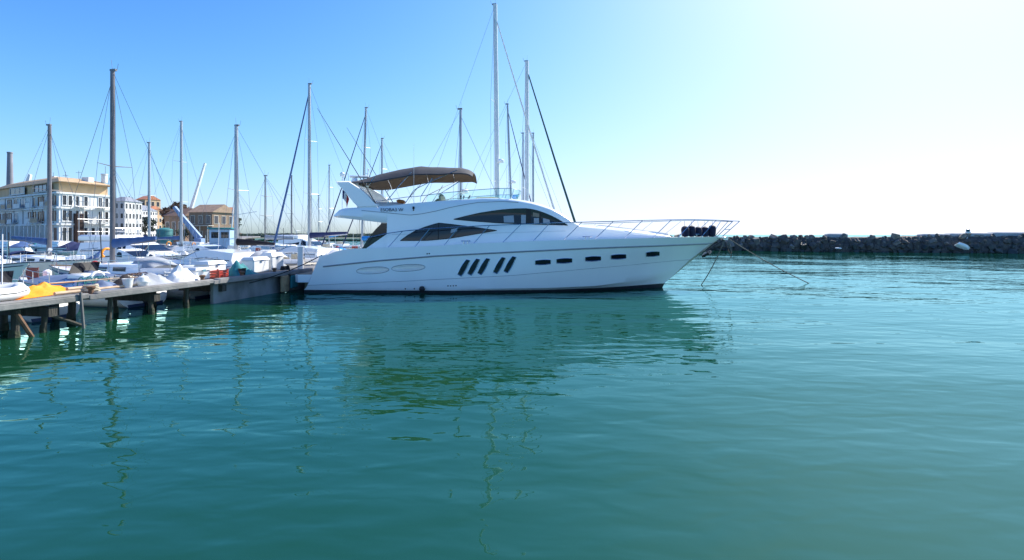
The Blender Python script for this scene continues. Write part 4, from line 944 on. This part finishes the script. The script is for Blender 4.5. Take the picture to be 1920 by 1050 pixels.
# far shore: low wooded coast that reads as one mass
fs_ = MB(); rows = []; random.seed(3)
for i in range(420):
    x = -420 + i * 1.1; h = 2.6 + 2.0 * noise.noise((x * .02, 1, 0)) + 1.6 * abs(noise.noise((x * .35, 2, 0))) + .9 * abs(noise.noise((x * 1.3, 3, 0)))
    h *= max(.15, min(1, (-70 - x) / 40 + .4)) if x > -90 else 1
    rows.append([Vector((x, 520, -.5)), Vector((x, 520.5 + noise.noise((x, 0, 0)), h * .55)), Vector((x, 523, h + 1)), Vector((x, 530, h * .8)), Vector((x, 540, -.5))])
fs_.loft(rows).build('far_shore_wood', mat('far_foliage', (.075, .10, .055), .95, 0, .5, .25, stain=(.03, .05, .03)), kind='stuff', smooth=0)

# ------------------------------------------------------------------ the long harbour building (two wings meeting at a corner)
class Wall:
    """vertical facade: s metres along, z up, o metres out of the wall"""
    def __init__(s, A, B):
        s.A, s.d = Vector((A[0], A[1], 0)), Vector((B[0] - A[0], B[1] - A[1], 0)); s.L = s.d.length; s.d.normalize()
        s.n = Vector((s.d.y, -s.d.x, 0))
        if s.n.dot(-s.A) < 0: s.n = -s.n
    def p(s, a, z, o=0): return s.A + s.d * a + s.n * o + Vector((0, 0, z))
    def slab(s, a0, a1, z0, z1, o0, o1):
        v = [s.p(a, z, o) for z in (z0, z1) for a, o in ((a0, o0), (a1, o0), (a1, o1), (a0, o1))]
        return MB().add(v, [(3, 2, 1, 0), (4, 5, 6, 7), (0, 1, 5, 4), (1, 2, 6, 5), (2, 3, 7, 6), (3, 0, 4, 7)])
def window(W, t, a0, a1, z0, z1, O, frame=None, fr=.09, split=1, pane=None):
    f = W.slab(a0, a1, z0, z1, .01, .05); fo = f.build('window', pane or PANE, t, O, 0)
    e = MB()
    for q in ((a0 - fr, a0, z0 - fr, z1 + fr), (a1, a1 + fr, z0 - fr, z1 + fr), (a0, a1, z1, z1 + fr), (a0, a1, z0 - fr, z0)): s_ = W.slab(*q, .012, .12); e.add(s_.v, s_.f)
    for k in range(1, split): x = a0 + (a1 - a0) * k / split; s_ = W.slab(x - .04, x + .04, z0, z1, .045, .09); e.add(s_.v, s_.f)
    e.build('frame', frame or STUC, fo, O, 0)
    W.slab(a0 - .15, a1 + .15, z0 - fr - .08, z0 - fr - .002, .013, .25).build('sill', STUC, fo, O, 0)
A, Bl, Cr = (-70.8, 75.0), (-96.0, 89.0), (-68.9, 82.5)
hb_ = thing('harbour_building', 'long white three storey harbour building with tan attic roof at far left', 'building', (A[0], A[1], 1.0))
O = Vector((A[0], A[1], 1.0)); O0 = O
WL, WR = Wall(A, Bl), Wall(A, Cr)
ZT = 9.2
back = Vector((-94, 98, 0))
foot = [Vector((*A, 0)), Vector((*Bl, 0)), Vector((-92, 99, 0)), Vector((*Cr, 0))]
def storey(z0, z1, m, name, ins=0): 
    c = sum(foot, Vector()) / 4; pts = [f.lerp(c, ins) for f in foot]
    return MB().prism([p + Vector((0, 0, z0)) for p in pts], (0, 0, z1 - z0)).build(name, m, hb_, O, 0)
storey(1.0, ZT, STUB, 'wall')
att = storey(ZT + .002, ZT + 1.55, STUO, 'attic_wall', .06)
c = sum(foot, Vector()) / 4
rf = MB().loft([[f.lerp(c, k) + Vector((0, 0, z)) for f in foot] for k, z in ((-.015, ZT + 1.56), (-.02, ZT + 1.68), (.20, ZT + 2.45), (.46, ZT + 3.0))], True, True, True).build('roof', ROOFT, hb_, O, 0)
MB().lathe([(.42, 0), (.42, 1.3), (.5, 1.32), (.5, 1.5)], (-70.5, 83.0, ZT + 2.3), 12).build('chimney', STUC, rf, O)
MB().box((-84, 88, ZT + 3.2), (.9, .7, 1.6)).build('chimney', STUC, rf, O)
for z in (4.15, 6.75, ZT - .12):
    WL.slab(-.2, WL.L + .2, z - .14, z + .14, -.05, .35).build('cornice', STUB, hb_, O, 0)
    WR.slab(.02, WR.L + .05, z - .14, z + .14, -.05, .22).build('cornice', STUC, hb_, O, 0)
WR.slab(.003, WR.L, 1.0, ZT - .3, -.02, .012).build('render_panel', STUC, hb_, O, 0)
for k, (x_, y_) in enumerate(((-74, 82), (-80, 86), (-86, 90), (-72, 85))): MB().tube([(x_, y_, ZT + 2.4), (x_, y_, ZT + 4.2 + .4 * k)], .035, 5).box((x_, y_, ZT + 3.9), (1.0, .05, .05)).build('aerial', WIRE, rf, O)
for x_, y_ in ((-77, 83.5), (-82.5, 87.5), (-71.6, 81)): MB().box((x_, y_, ZT + 2.5), (1.2, 1.0, .9)).build('roof_vent_house', STUB, rf, O, 0)
for k in range(6): WL.slab(2.0 + k * 4.2, 2.08 + k * 4.2, 1.0, ZT - .3, .01, .09).build('drain_pipe', GREYL, hb_, O, 0)
random.seed(21)
a = 1.1
while a < WL.L - 1.6:
    w = random.choice([1.0, 1.5, 2.2])
    for z0, z1 in ((4.75, 6.2), (7.25, 8.6)):
        if random.random() < .85: window(WL, hb_, a, a + w, z0, z1, O, SHUT if random.random() < .45 else STUB, split=2 if w > 1.1 else 1, pane=random.choice([PANE, mat('window_reddish', (.16, .09, .06), .3), mat('window_bluish', (.14, .2, .26), .2)]))
    for z_ in (4.32, 6.92):
        if random.random() < .7:
            bo_ = WL.slab(a - .3, a + w + .3, z_, z_ + .09, .36, .95).build('balcony', STUB, hb_, O, 0)
            WL.slab(a - .3, a + w + .3, z_ + .88, z_ + .95, .9, .95).build('balcony_rail', GREYL, bo_, O, 0); WL.slab(a - .3, a + w + .3, z_ + .1, z_ + .8, .91, .93).build('balcony_panel', random.choice([STUC, STUB, mat('awning_tan', (.45, .33, .22), .8)]), bo_, O, 0)
    a += w + random.uniform(.8, 1.5)
a = .8
while a < WL.L - 1.4:
    w = random.choice([.9, 1.2]); 
    W_ = WL.slab(a, a + w, 1.15, 3.6, .01, .06).build('doorway', random.choice([PANE, SHUT, PANE]), hb_, O, 0)
    WL.slab(a + w + .18, a + w + .5, 1.0, 4.0, .02, .5).build('column', STUC, hb_, O, 0); a += w + .75
window(WL, att, 3.0, 9.5, ZT + .35, ZT + 1.35, O, SHUT, split=4, pane=mat('window_bluish', (.14, .2, .26), .2))
window(WL, att, 14.0, 20.5, ZT + .35, ZT + 1.35, O, STUC, split=3)
for a0 in (.45, 1.25, 2.3, 3.5, 4.6, 5.7, 6.7):
    for z0, z1 in ((4.7, 6.35), (7.2, 8.7), (1.5, 3.6)):
        if a0 > 2.2 and random.random() < .25: continue
        window(WR, hb_, a0, a0 + .5, z0, z1, O, STUC, .07)
for a0, z in ((2.0, 6.9), (3.4, 4.3), (5.2, 6.9), (5.2, 4.3)):
    WR.slab(a0, a0 + 1.5, z, z + .1, .0, 1.1).build('balcony', STUC, hb_, O, 0)
    r = MB()
    for k in range(9): x = a0 + k * 1.5 / 8; s_ = WR.slab(x - .015, x + .015, z + .1, z + .95, 1.02, 1.06); r.add(s_.v, s_.f)
    s_ = WR.slab(a0, a0 + 1.5, z + .93, z + 1.0, 1.0, 1.08); r.add(s_.v, s_.f); r.build('balcony_rail', GREYL, hb_, O, 0)
for k in range(4):   # scaffold standards and ledgers in front of the sunlit wing
    MB().tube([WR.p(1.9 + k * 1.6, 1.0, 1.35), WR.p(1.9 + k * 1.6, 8.6, 1.35)], .05, 6).build('scaffold_pole', ALU, hb_, O)
for z in (3.0, 5.0, 7.0): MB().tube([WR.p(1.7, z, 1.35), WR.p(7.0, z, 1.35)], .045, 6).build('scaffold_ledger', ALU, hb_, O)
WR.slab(2.0, 3.2, 1.0, 5.9, .05, .5).build('opening_shade_slab', mat('shadow_brown', (.05, .03, .025), .9), hb_, O, 0)  # solid slab on the wall, shade of a dark opening put into its colour
# tall chimney beyond the roof
ch = thing('chimney_stack', 'tall tapering grey chimney rising behind the long building roof', 'chimney', (-104.6, 100, 1))
MB().lathe([(.75, 0), (.42, 18.4), (.48, 18.45), (.48, 18.7)], (0, 0, 0), 16).build('shaft', mat('chimney_grey', (.22, .22, .25), .8, 0, .15, .5), ch)
# ------------------------------------------------------------------ smaller buildings
def block(name, label, px0, px1, ytop, D, depth, m, roofm, rz=0, zb=1.0, floors=3, cols=4, roof='flat', frame=None, rh=.9, win=None):
    x0, x1 = (px0 - 960) * D / F, (px1 - 960) * D / F; zt = CH + (HY - ytop) * D / F; w = x1 - x0
    t = thing(name, label, 'building', ((x0 + x1) / 2, D, zb), rz); H = zt - zb
    MB().box((0, depth / 2, H / 2), (w, depth, H)).build('wall', m, t, smooth=0)
    ov = .25
    if roof == 'flat': MB().box((0, depth / 2, H + .12), (w + .3, depth + .3, .24)).build('roof', roofm, t, smooth=0)
    elif roof == 'gable':
        MB().prism([Vector((-w / 2 - ov, -ov, H)), Vector((-w / 2 - ov, depth + ov, H)), Vector((-w / 2 - ov, depth / 2, H + rh))], (w + 2 * ov, 0, 0)).build('roof', roofm, t, smooth=0)
    else:
        MB().loft([[Vector((sx * (w / 2 + ov) * k, depth / 2 + sy * (depth / 2 + ov) * k, H + z)) for sx, sy in ((-1, -1), (1, -1), (1, 1), (-1, 1))] for k, z in ((1, 0), (.25, rh))], True, True, True).build('roof', roofm, t, smooth=0)
    fh = H / floors
    for side in (0, 1):
        W_ = Wall((0, 0), (1, 0)); ww = w if side == 0 else depth
        n = cols if side == 0 else max(1, round(cols * depth / w))
        for f_ in range(floors):
            for c_ in range(n):
                cx = -ww / 2 + ww * (c_ + .5) / n; pw, ph = ww / n * .48, fh * .5; cz = fh * (f_ + .52)
                if side == 0: c0, d0, d1 = (cx, -.02, cz), (pw, .08, ph), (pw + .16, .05, ph + .16)
                else: c0, d0, d1 = (w / 2 + .02, depth / 2 + cx, cz), (.08, pw, ph), (.05, pw + .16, ph + .16)
                o = MB().box(c0, d1).build('window', frame or STUC, t, smooth=0); MB().box(c0, d0).build('pane', win or PANE, o, smooth=0)
    return t
block('apartment_block', 'white apartment block with rows of small dark windows right of the long building', 233, 263, 394, 190, 9, STUC, ROOFG, R(0), floors=5, cols=5, roof='hip', rh=2.2)
block('town_house', 'pale grey town house squeezed between the long building and white block', 204, 233, 377, 116, 6, mat('stucco_grey', (.50, .50, .49), .85, 0, .1, .7), ROOFG, R(4), floors=4, cols=3, roof='hip', rh=1.2)
block('hill_house', 'ochre house with terracotta roof high on the hill behind the masts', 250, 276, 374, 255, 8, STUO, ROOFR, R(-20), zb=12, floors=2, cols=3, roof='gable', rh=2.2)
block('hill_house', 'small pinkish house with red roof right of the brown hut', 408, 426, 395, 230, 7, mat('stucco_pink', (.62, .40, .32), .85), ROOFR, R(-15), zb=1.0, floors=3, cols=3, roof='gable', rh=1.8)
block('hill_house', 'narrow ochre house below the hill house beside the white block', 262, 277, 392, 200, 7, STUO, ROOFR, R(-10), floors=4, cols=2, roof='gable', rh=1.5)
BRW = mat('hut_brown', (.24, .16, .11), .8, 0, .2, 2)
hut = block('harbour_hut', 'two storey brown harbour hut with wide windows behind the pale mast', 350, 402, 398, 84, 5, BRW, mat('hut_roof', (.33, .22, .15), .8, 0, .2, 2, bump=.3, bs=10), R(-12), floors=2, cols=3, roof='gable', rh=1.5, frame=mat('frame_cream', (.55, .50, .42), .7), win=mat('hut_glass', (.06, .06, .07), .1))
MB().box((0, -.5, 3.05), (5.4, 1.1, .12)).build('balcony', mat('frame_cream', (.55, .50, .42), .7), hut, smooth=0)
for k in range(4): MB().tube([(-2.4 + k * 1.6, -.95, 0), (-2.4 + k * 1.6, -.95, 3.0)], .07, 6).build('post', mat('frame_cream', (.55, .50, .42), .7), hut)
block('brown_shed', 'low brown timber shed left of the harbour hut', 306, 346, 405, 92, 5, BRW, mat('shed_roof', (.16, .10, .075), .85), R(-8), floors=1, cols=3, roof='gable', rh=1.6)
# teal tank
tk = thing('storage_tank', 'round teal storage tank standing on the quay below the brown shed', 'tank', ((309 - 960) * 78 / F, 78, 1.0))
MB().lathe([(1.15, 0), (1.15, 2.2), (1.1, 2.35), (.5, 2.6), (.1, 2.65)], (0, 0, 0), 28).build('shell', mat('tank_teal', (.05, .22, .22), .6, 0, .2, 2, stain=(.03, .14, .15)), tk)
for z in (.1, .75, 1.45, 2.15): MB().lathe([(1.17, z - .03), (1.2, z - .02), (1.2, z + .02), (1.17, z + .03)], (0, 0, 0), 28).build('hoop', mat('tank_hoop', (.04, .16, .17), .6), tk)
MB().lathe([(.16, 0), (.16, .25)], (0, 0, 2.62), 10).build('hatch', RUST, tk)
# blue boat-hoist boom and white crane jib
def boom(name, label, cat, a, b, w, m, base, grp=None):
    o0 = Vector((base[0], base[1], base[2])); t = thing(name, label, cat, o0)
    d = (b - a).normalized(); side = Vector((0, 1, 0)); up = d.cross(side).normalized()
    MB().loft([[q + side * sy * .25 + up * su * ww / 2 for sy, su in ((-1, -1), (1, -1), (1, 1), (-1, 1))] for q, ww in ((a, w), (b, w * .45))], True, True, True).build('jib', m, t, o0, 0)
    n_ = 7
    for k in range(n_):
        q = a.lerp(b, (k + .5) / n_); MB().box(q + Vector((0, -.26, 0)), (.06, .03, w * .7)).build('rib', GELB, t, o0, 0)
    MB().tube([b, Vector((b.x, b.y, b.z - 1.2))], .02, 4).build('hook_cable', WIRE, t, o0)
    MB().box((a.x, a.y, (a.z + o0.z) / 2), (1.2, 1.2, max(.4, a.z - o0.z)), bev=.08).build('base', m, t, o0)
    return t
HB = mat('hoist_blue', (.22, .31, .50), .5, 0, .12, 2)
boom('boat_hoist', 'slanted blue boat hoist boom leaning left over the quay', 'hoist', P(374, 447, 80), P(327, 388, 80), .95, HB, (P(374, 447, 80).x, 80, 1.0))
boom('harbour_crane', 'thin white crane jib leaning right above the brown hut', 'crane', P(357, 396, 96), P(385, 306, 96), .55, ALUW, (P(357, 396, 96).x, 96, 1.0))
boom('harbour_crane', 'short white crane jib behind the long building roof', 'crane', P(49, 352, 104), P(57, 327, 104), 1.0, ALUW, (P(49, 352, 104).x, 104, 1.0))
# trees: tapered trunk, limbs and many small leaf faces
def tree(label, px, D, ytop, zb, wid, m, seed, n=900, cat='tree'):
    random.seed(seed); zt = CH + (HY - ytop) * D / F; H = zt - zb; x = (px - 960) * D / F
    t = thing('tree', label, cat, (x, D, zb), 0, 'trees behind the harbour')
    tr_ = MB().tube([(0, 0, 0), (.1, 0, H * .35), (.05, .1, H * .75)], .045 * H, 7, .012 * H)
    cl = []
    for k in range(11):
        a = random.uniform(0, 6.28); r = wid * random.uniform(.2, .85); z = H * random.uniform(.38, .92); r *= (1.15 - abs(z / H - .55))
        c_ = Vector((r * math.cos(a), r * math.sin(a), z)); cl.append((c_, wid * random.uniform(.28, .5))); tr_.tube([(.08, 0, z * .6), c_], .014 * H, 5, .004 * H)
    tr_.build('trunk', PILE, t)
    mb = MB(); s0 = .06 * H
    for k in range(n):
        c_, r = random.choice(cl); d = Vector((random.gauss(0, 1), random.gauss(0, 1), random.gauss(0, 1))).normalized() * r * random.uniform(.5, 1.05); d.z *= .8
        q = c_ + d; u = Vector((random.uniform(-1, 1), random.uniform(-1, 1), random.uniform(-1, 1))).normalized(); v = u.orthogonal().normalized(); s1 = s0 * random.uniform(.5, 1.2)
        mb.add([q - u * s1, q + v * s1 * .5, q + u * s1, q - v * s1 * .5], [(0, 1, 2, 3)])
    mb.build('crown', m, t, smooth=0, recalc=False)
LEAF = mat('leaf_dark', (.045, .06, .03), .8, 0, .4, 1); LEAFB = mat('leaf_brown', (.12, .07, .045), .85, 0, .4, 1); LEAFG = mat('leaf_green', (.06, .09, .03), .8, 0, .4, 1)
tree('brown leafed tree rising left of the blue hoist boom', 322, 100, 378, 1, 2.6, LEAFB, 1)
tree('brown leafed tree just behind the hoist boom top', 338, 104, 375, 1, 2.4, LEAFB, 2)
tree('dark tree on the hill left of the ochre hill house', 241, 250, 371, 14, 4.5, LEAF, 3)
tree('small dark tree between the white block and ochre house', 252, 215, 384, 1, 5, LEAF, 4)
tree('green tree beside the tank below the hoist boom', 345, 86, 430, 1, 1.2, LEAFG, 5, 500)
tree('dark tree right of the pink house', 432, 210, 405, 1, 4, LEAF, 6)
tree('dark bushy tree behind the apartment block base', 272, 180, 405, 1, 4, LEAF, 7)

# ------------------------------------------------------------------ breakwater on the right
ROCK = [mat('rock_grey', (.27, .24, .21), .92, 0, .3, 1.0, bump=.6, bs=3, stain=(.10, .09, .08)), mat('rock_dark', (.13, .115, .10), .9, 0, .3, 1.0, bump=.6, bs=3, stain=(.045, .04, .036)), mat('rock_tan', (.33, .28, .22), .92, 0, .3, 1.0, bump=.6, bs=3, stain=(.16, .13, .10))]
WET = mat('rock_wet', (.05, .055, .05), .5, 0, .4, 1.0, bump=.5, bs=3, stain=(.02, .028, .02))
def bwD(px): return tab([(1000, 80), (1370, 75), (1480, 71), (1700, 66.5), (1920, 63.2), (2400, 57)], px)
def btop(px): return tab([(1000, 443), (1370, 443), (1390, 441.5), (1450, 442), (1500, 441), (1555, 441.3), (1640, 441.6), (1730, 441), (1740, 439.5), (1920, 438.5), (2400, 437)], px)
bwr = bpy.data.objects.new('breakwater', None); COL.objects.link(bwr); bwr.location = (38, 72, 0); tag(bwr, 'long dark rock breakwater crossing the right side behind the yacht bow', 'breakwater'); BO = Vector((38, 72, 0))
rows = []
for i in range(400):
    px = 1000 + 1500 * i / 399; D = bwD(px); zt = CH + (HY - btop(px)) * D / F - .32 + .12 * noise.noise((px * .11, 0, 0)); X0 = (px - 960) * D / F
    jj = lambda k: .35 * noise.noise((px * .13, k * 3.1, 1)); rows.append([Vector((X0, D + .3, -1)), Vector((X0, D + .35 + jj(1), zt * .2)), Vector((X0, D + .6 + jj(2), zt * .45)), Vector((X0, D + 1.0 + jj(3), zt * .75)), Vector((X0, D + 1.5 + jj(4), zt)), Vector((X0, D + 5, zt + .1)), Vector((X0 + .5, D + 9, -1))])
MB().loft(rows).build('core', ROCK[1], bwr, BO, 0)
random.seed(77); protos = []
for k in range(7):
    bm = bmesh.new(); bmesh.ops.create_icosphere(bm, subdivisions=2, radius=1)
    for v in bm.verts:
        v.co *= 1 + .32 * noise.noise(v.co * 1.1 + Vector((k * 9, 0, 0))) + .12 * noise.noise(v.co * 3 + Vector((0, k * 5, 0)))
        for a_ in range(3): v.co[a_] = max(-.62, min(.62, v.co[a_]))
    for mi, m in enumerate(ROCK + [WET]):
        me = bpy.data.meshes.new('boulder'); bm.to_mesh(me); me.materials.append(m); protos.append((mi, me))
    bm.free()
rocks = []
for lay in range(4):
    px = 1230
    while px < 2000:
        D = bwD(px); zt = CH + (HY - btop(px)) * D / F; left = px < 1500
        s = random.choice([.3, .4, .5, .62, .85]) * random.uniform(.85, 1.1) if left else random.choice([.26, .34, .48, .66]) * random.uniform(.85, 1.1)
        z = (.0, .75, 1.45, zt - .42)[lay] + random.uniform(-.15, .15); o_ = (.30, .5, .95, 1.6)[lay]
        mi = 3 if lay == 0 else (random.choice([1, 1, 0]) if lay < 3 else random.choice([0, 0, 2, 1]))
        if not left and lay == 1: mi = random.choice([3, 1])
        rot = (random.uniform(0, 6), random.uniform(0, 6), random.uniform(0, 6)); sc_ = [s * random.uniform(.8, 1.3), s * random.uniform(.8, 1.2), s * random.uniform(.65, .95)]
        rocks.append((s * (1.3 if lay else .7), Vector(((px - 960) * D / F, D + o_ + random.uniform(-.2, .3), z)), rot, sc_, mi, random.choice([q for i, q in protos if i == mi])))
        px += s * 1.55 * F / D * random.uniform(.8, 1.2)
rocks.sort(key=lambda r: -r[0]); rub = {}
from mathutils import Euler
for k, (sz, p, rot, sc_, mi, me) in enumerate(rocks):
    if k < 290:
        o = link('boulder', me, bwr); o.location = p - BO; o.rotation_euler = rot; o.scale = sc_
    else:
        Mx = Matrix.Translation(p) @ Euler(rot).to_matrix().to_4x4() @ Matrix.Diagonal((*sc_, 1)); g_ = rub.setdefault(mi, MB()); g_.add([Mx @ v.co for v in me.vertices], [tuple(f.vertices) for f in me.polygons])
for mi, g_ in rub.items(): g_.build('rubble', (ROCK + [WET])[mi], bwr, BO, 0, kind='stuff', recalc=False)
# make sure the crest carries on past each layer's budget
SLAB = mat('slab_concrete', (.36, .38, .40), .9, 0, .15, .8, bump=.3, bs=4)
def slab(px0, px1, y0, y1, dd, m=SLAB):
    D = bwD((px0 + px1) / 2) + dd; x0, x1 = (px0 - 960) * D / F, (px1 - 960) * D / F; z0, z1 = CH + (HY - y1) * D / F, CH + (HY - y0) * D / F
    slope = (bwD(px1) - bwD(px0)) / (x1 - x0 + 1e-6)
    MB().box(((x0 + x1) / 2, D + .6, (z0 + z1) / 2), (x1 - x0, 1.6, z1 - z0), rz=math.atan(slope), bev=.12).build('crown_block', m, bwr, BO)
slab(1556, 1589, 438, 453, 1.6)
for a_, b_, y in ((1735, 1783, 438.5), (1785, 1812, 437.5), (1822, 1868, 437), (1870, 1936, 435.5), (1938, 2010, 435)): slab(a_, b_, y, 452, 1.5)
# beacon lamp and washed-up white boat wreck on the breakwater
q = P(1815, 443, bwD(1815) + 1.2); bc = thing('beacon_lamp', 'small beacon lamp on a short white post on the breakwater', 'beacon', q - Vector((0, 0, .2)))
MB().tube([(-.6, -.3, -.5), (0, 0, .3), (0, 0, .62)], .06, 8).build('post', ALUW, bc); MB().lathe([(.12, .55), (.28, .62), (.30, .8), (.2, .84)], (0, 0, 0), 12).build('collar', GEL, bc); MB().lathe([(.2, .84), (.24, 1.0), (.16, 1.15), (.03, 1.2)], (0, 0, 0), 12).build('lantern', mat('lantern_green', (.02, .10, .11), .2), bc)
q = P(1806, 463, bwD(1806) - .35)
wk = thing('wrecked_dinghy', 'white wrecked dinghy lying tilted on the breakwater rocks', 'dinghy', q)
wk.rotation_euler = (R(-35), R(24), R(-8)); wk.scale = (.78, .78, .78)
hr_ = hull_rows(2.3, 1.1, .5, .42, n=14, rake=.3); full = [[Vector((p.x - 1.15, p.y, p.z - .2)) for p in h[:5]] + [Vector((p.x - 1.15, -p.y, p.z - .2)) for p in h[:5][::-1]] for h in hr_]
MB().loft(full, False, True, True).build('hull', GEL, wk); MB().box((0, 0, .1), (.25, .9, .05)).build('thwart', GELB, wk); MB().box((-.5, 0, .1), (.25, .85, .05)).build('thwart', GELB, wk)
MB().tube([Vector((p[0].x - 1.15, p[0].y, p[0].z - .18)) for p in hr_] , .04, 6).build('gunwale', GEL, wk); MB().tube([Vector((p[0].x - 1.15, -p[0].y, p[0].z - .18)) for p in hr_] , .04, 6).build('gunwale', GEL, wk)
st = P(1572, 465.5, bwD(1572) - .2); o = MB().box((0, 0, 0), (.85, .5, .22), bev=.08).build('foam_float', GEL, None); o.location = st; o.rotation_euler = (0, R(4), R(10)); tag(o, 'small white foam float washed onto the rocks left of the wreck', 'float')
print('objects', len(bpy.data.objects))
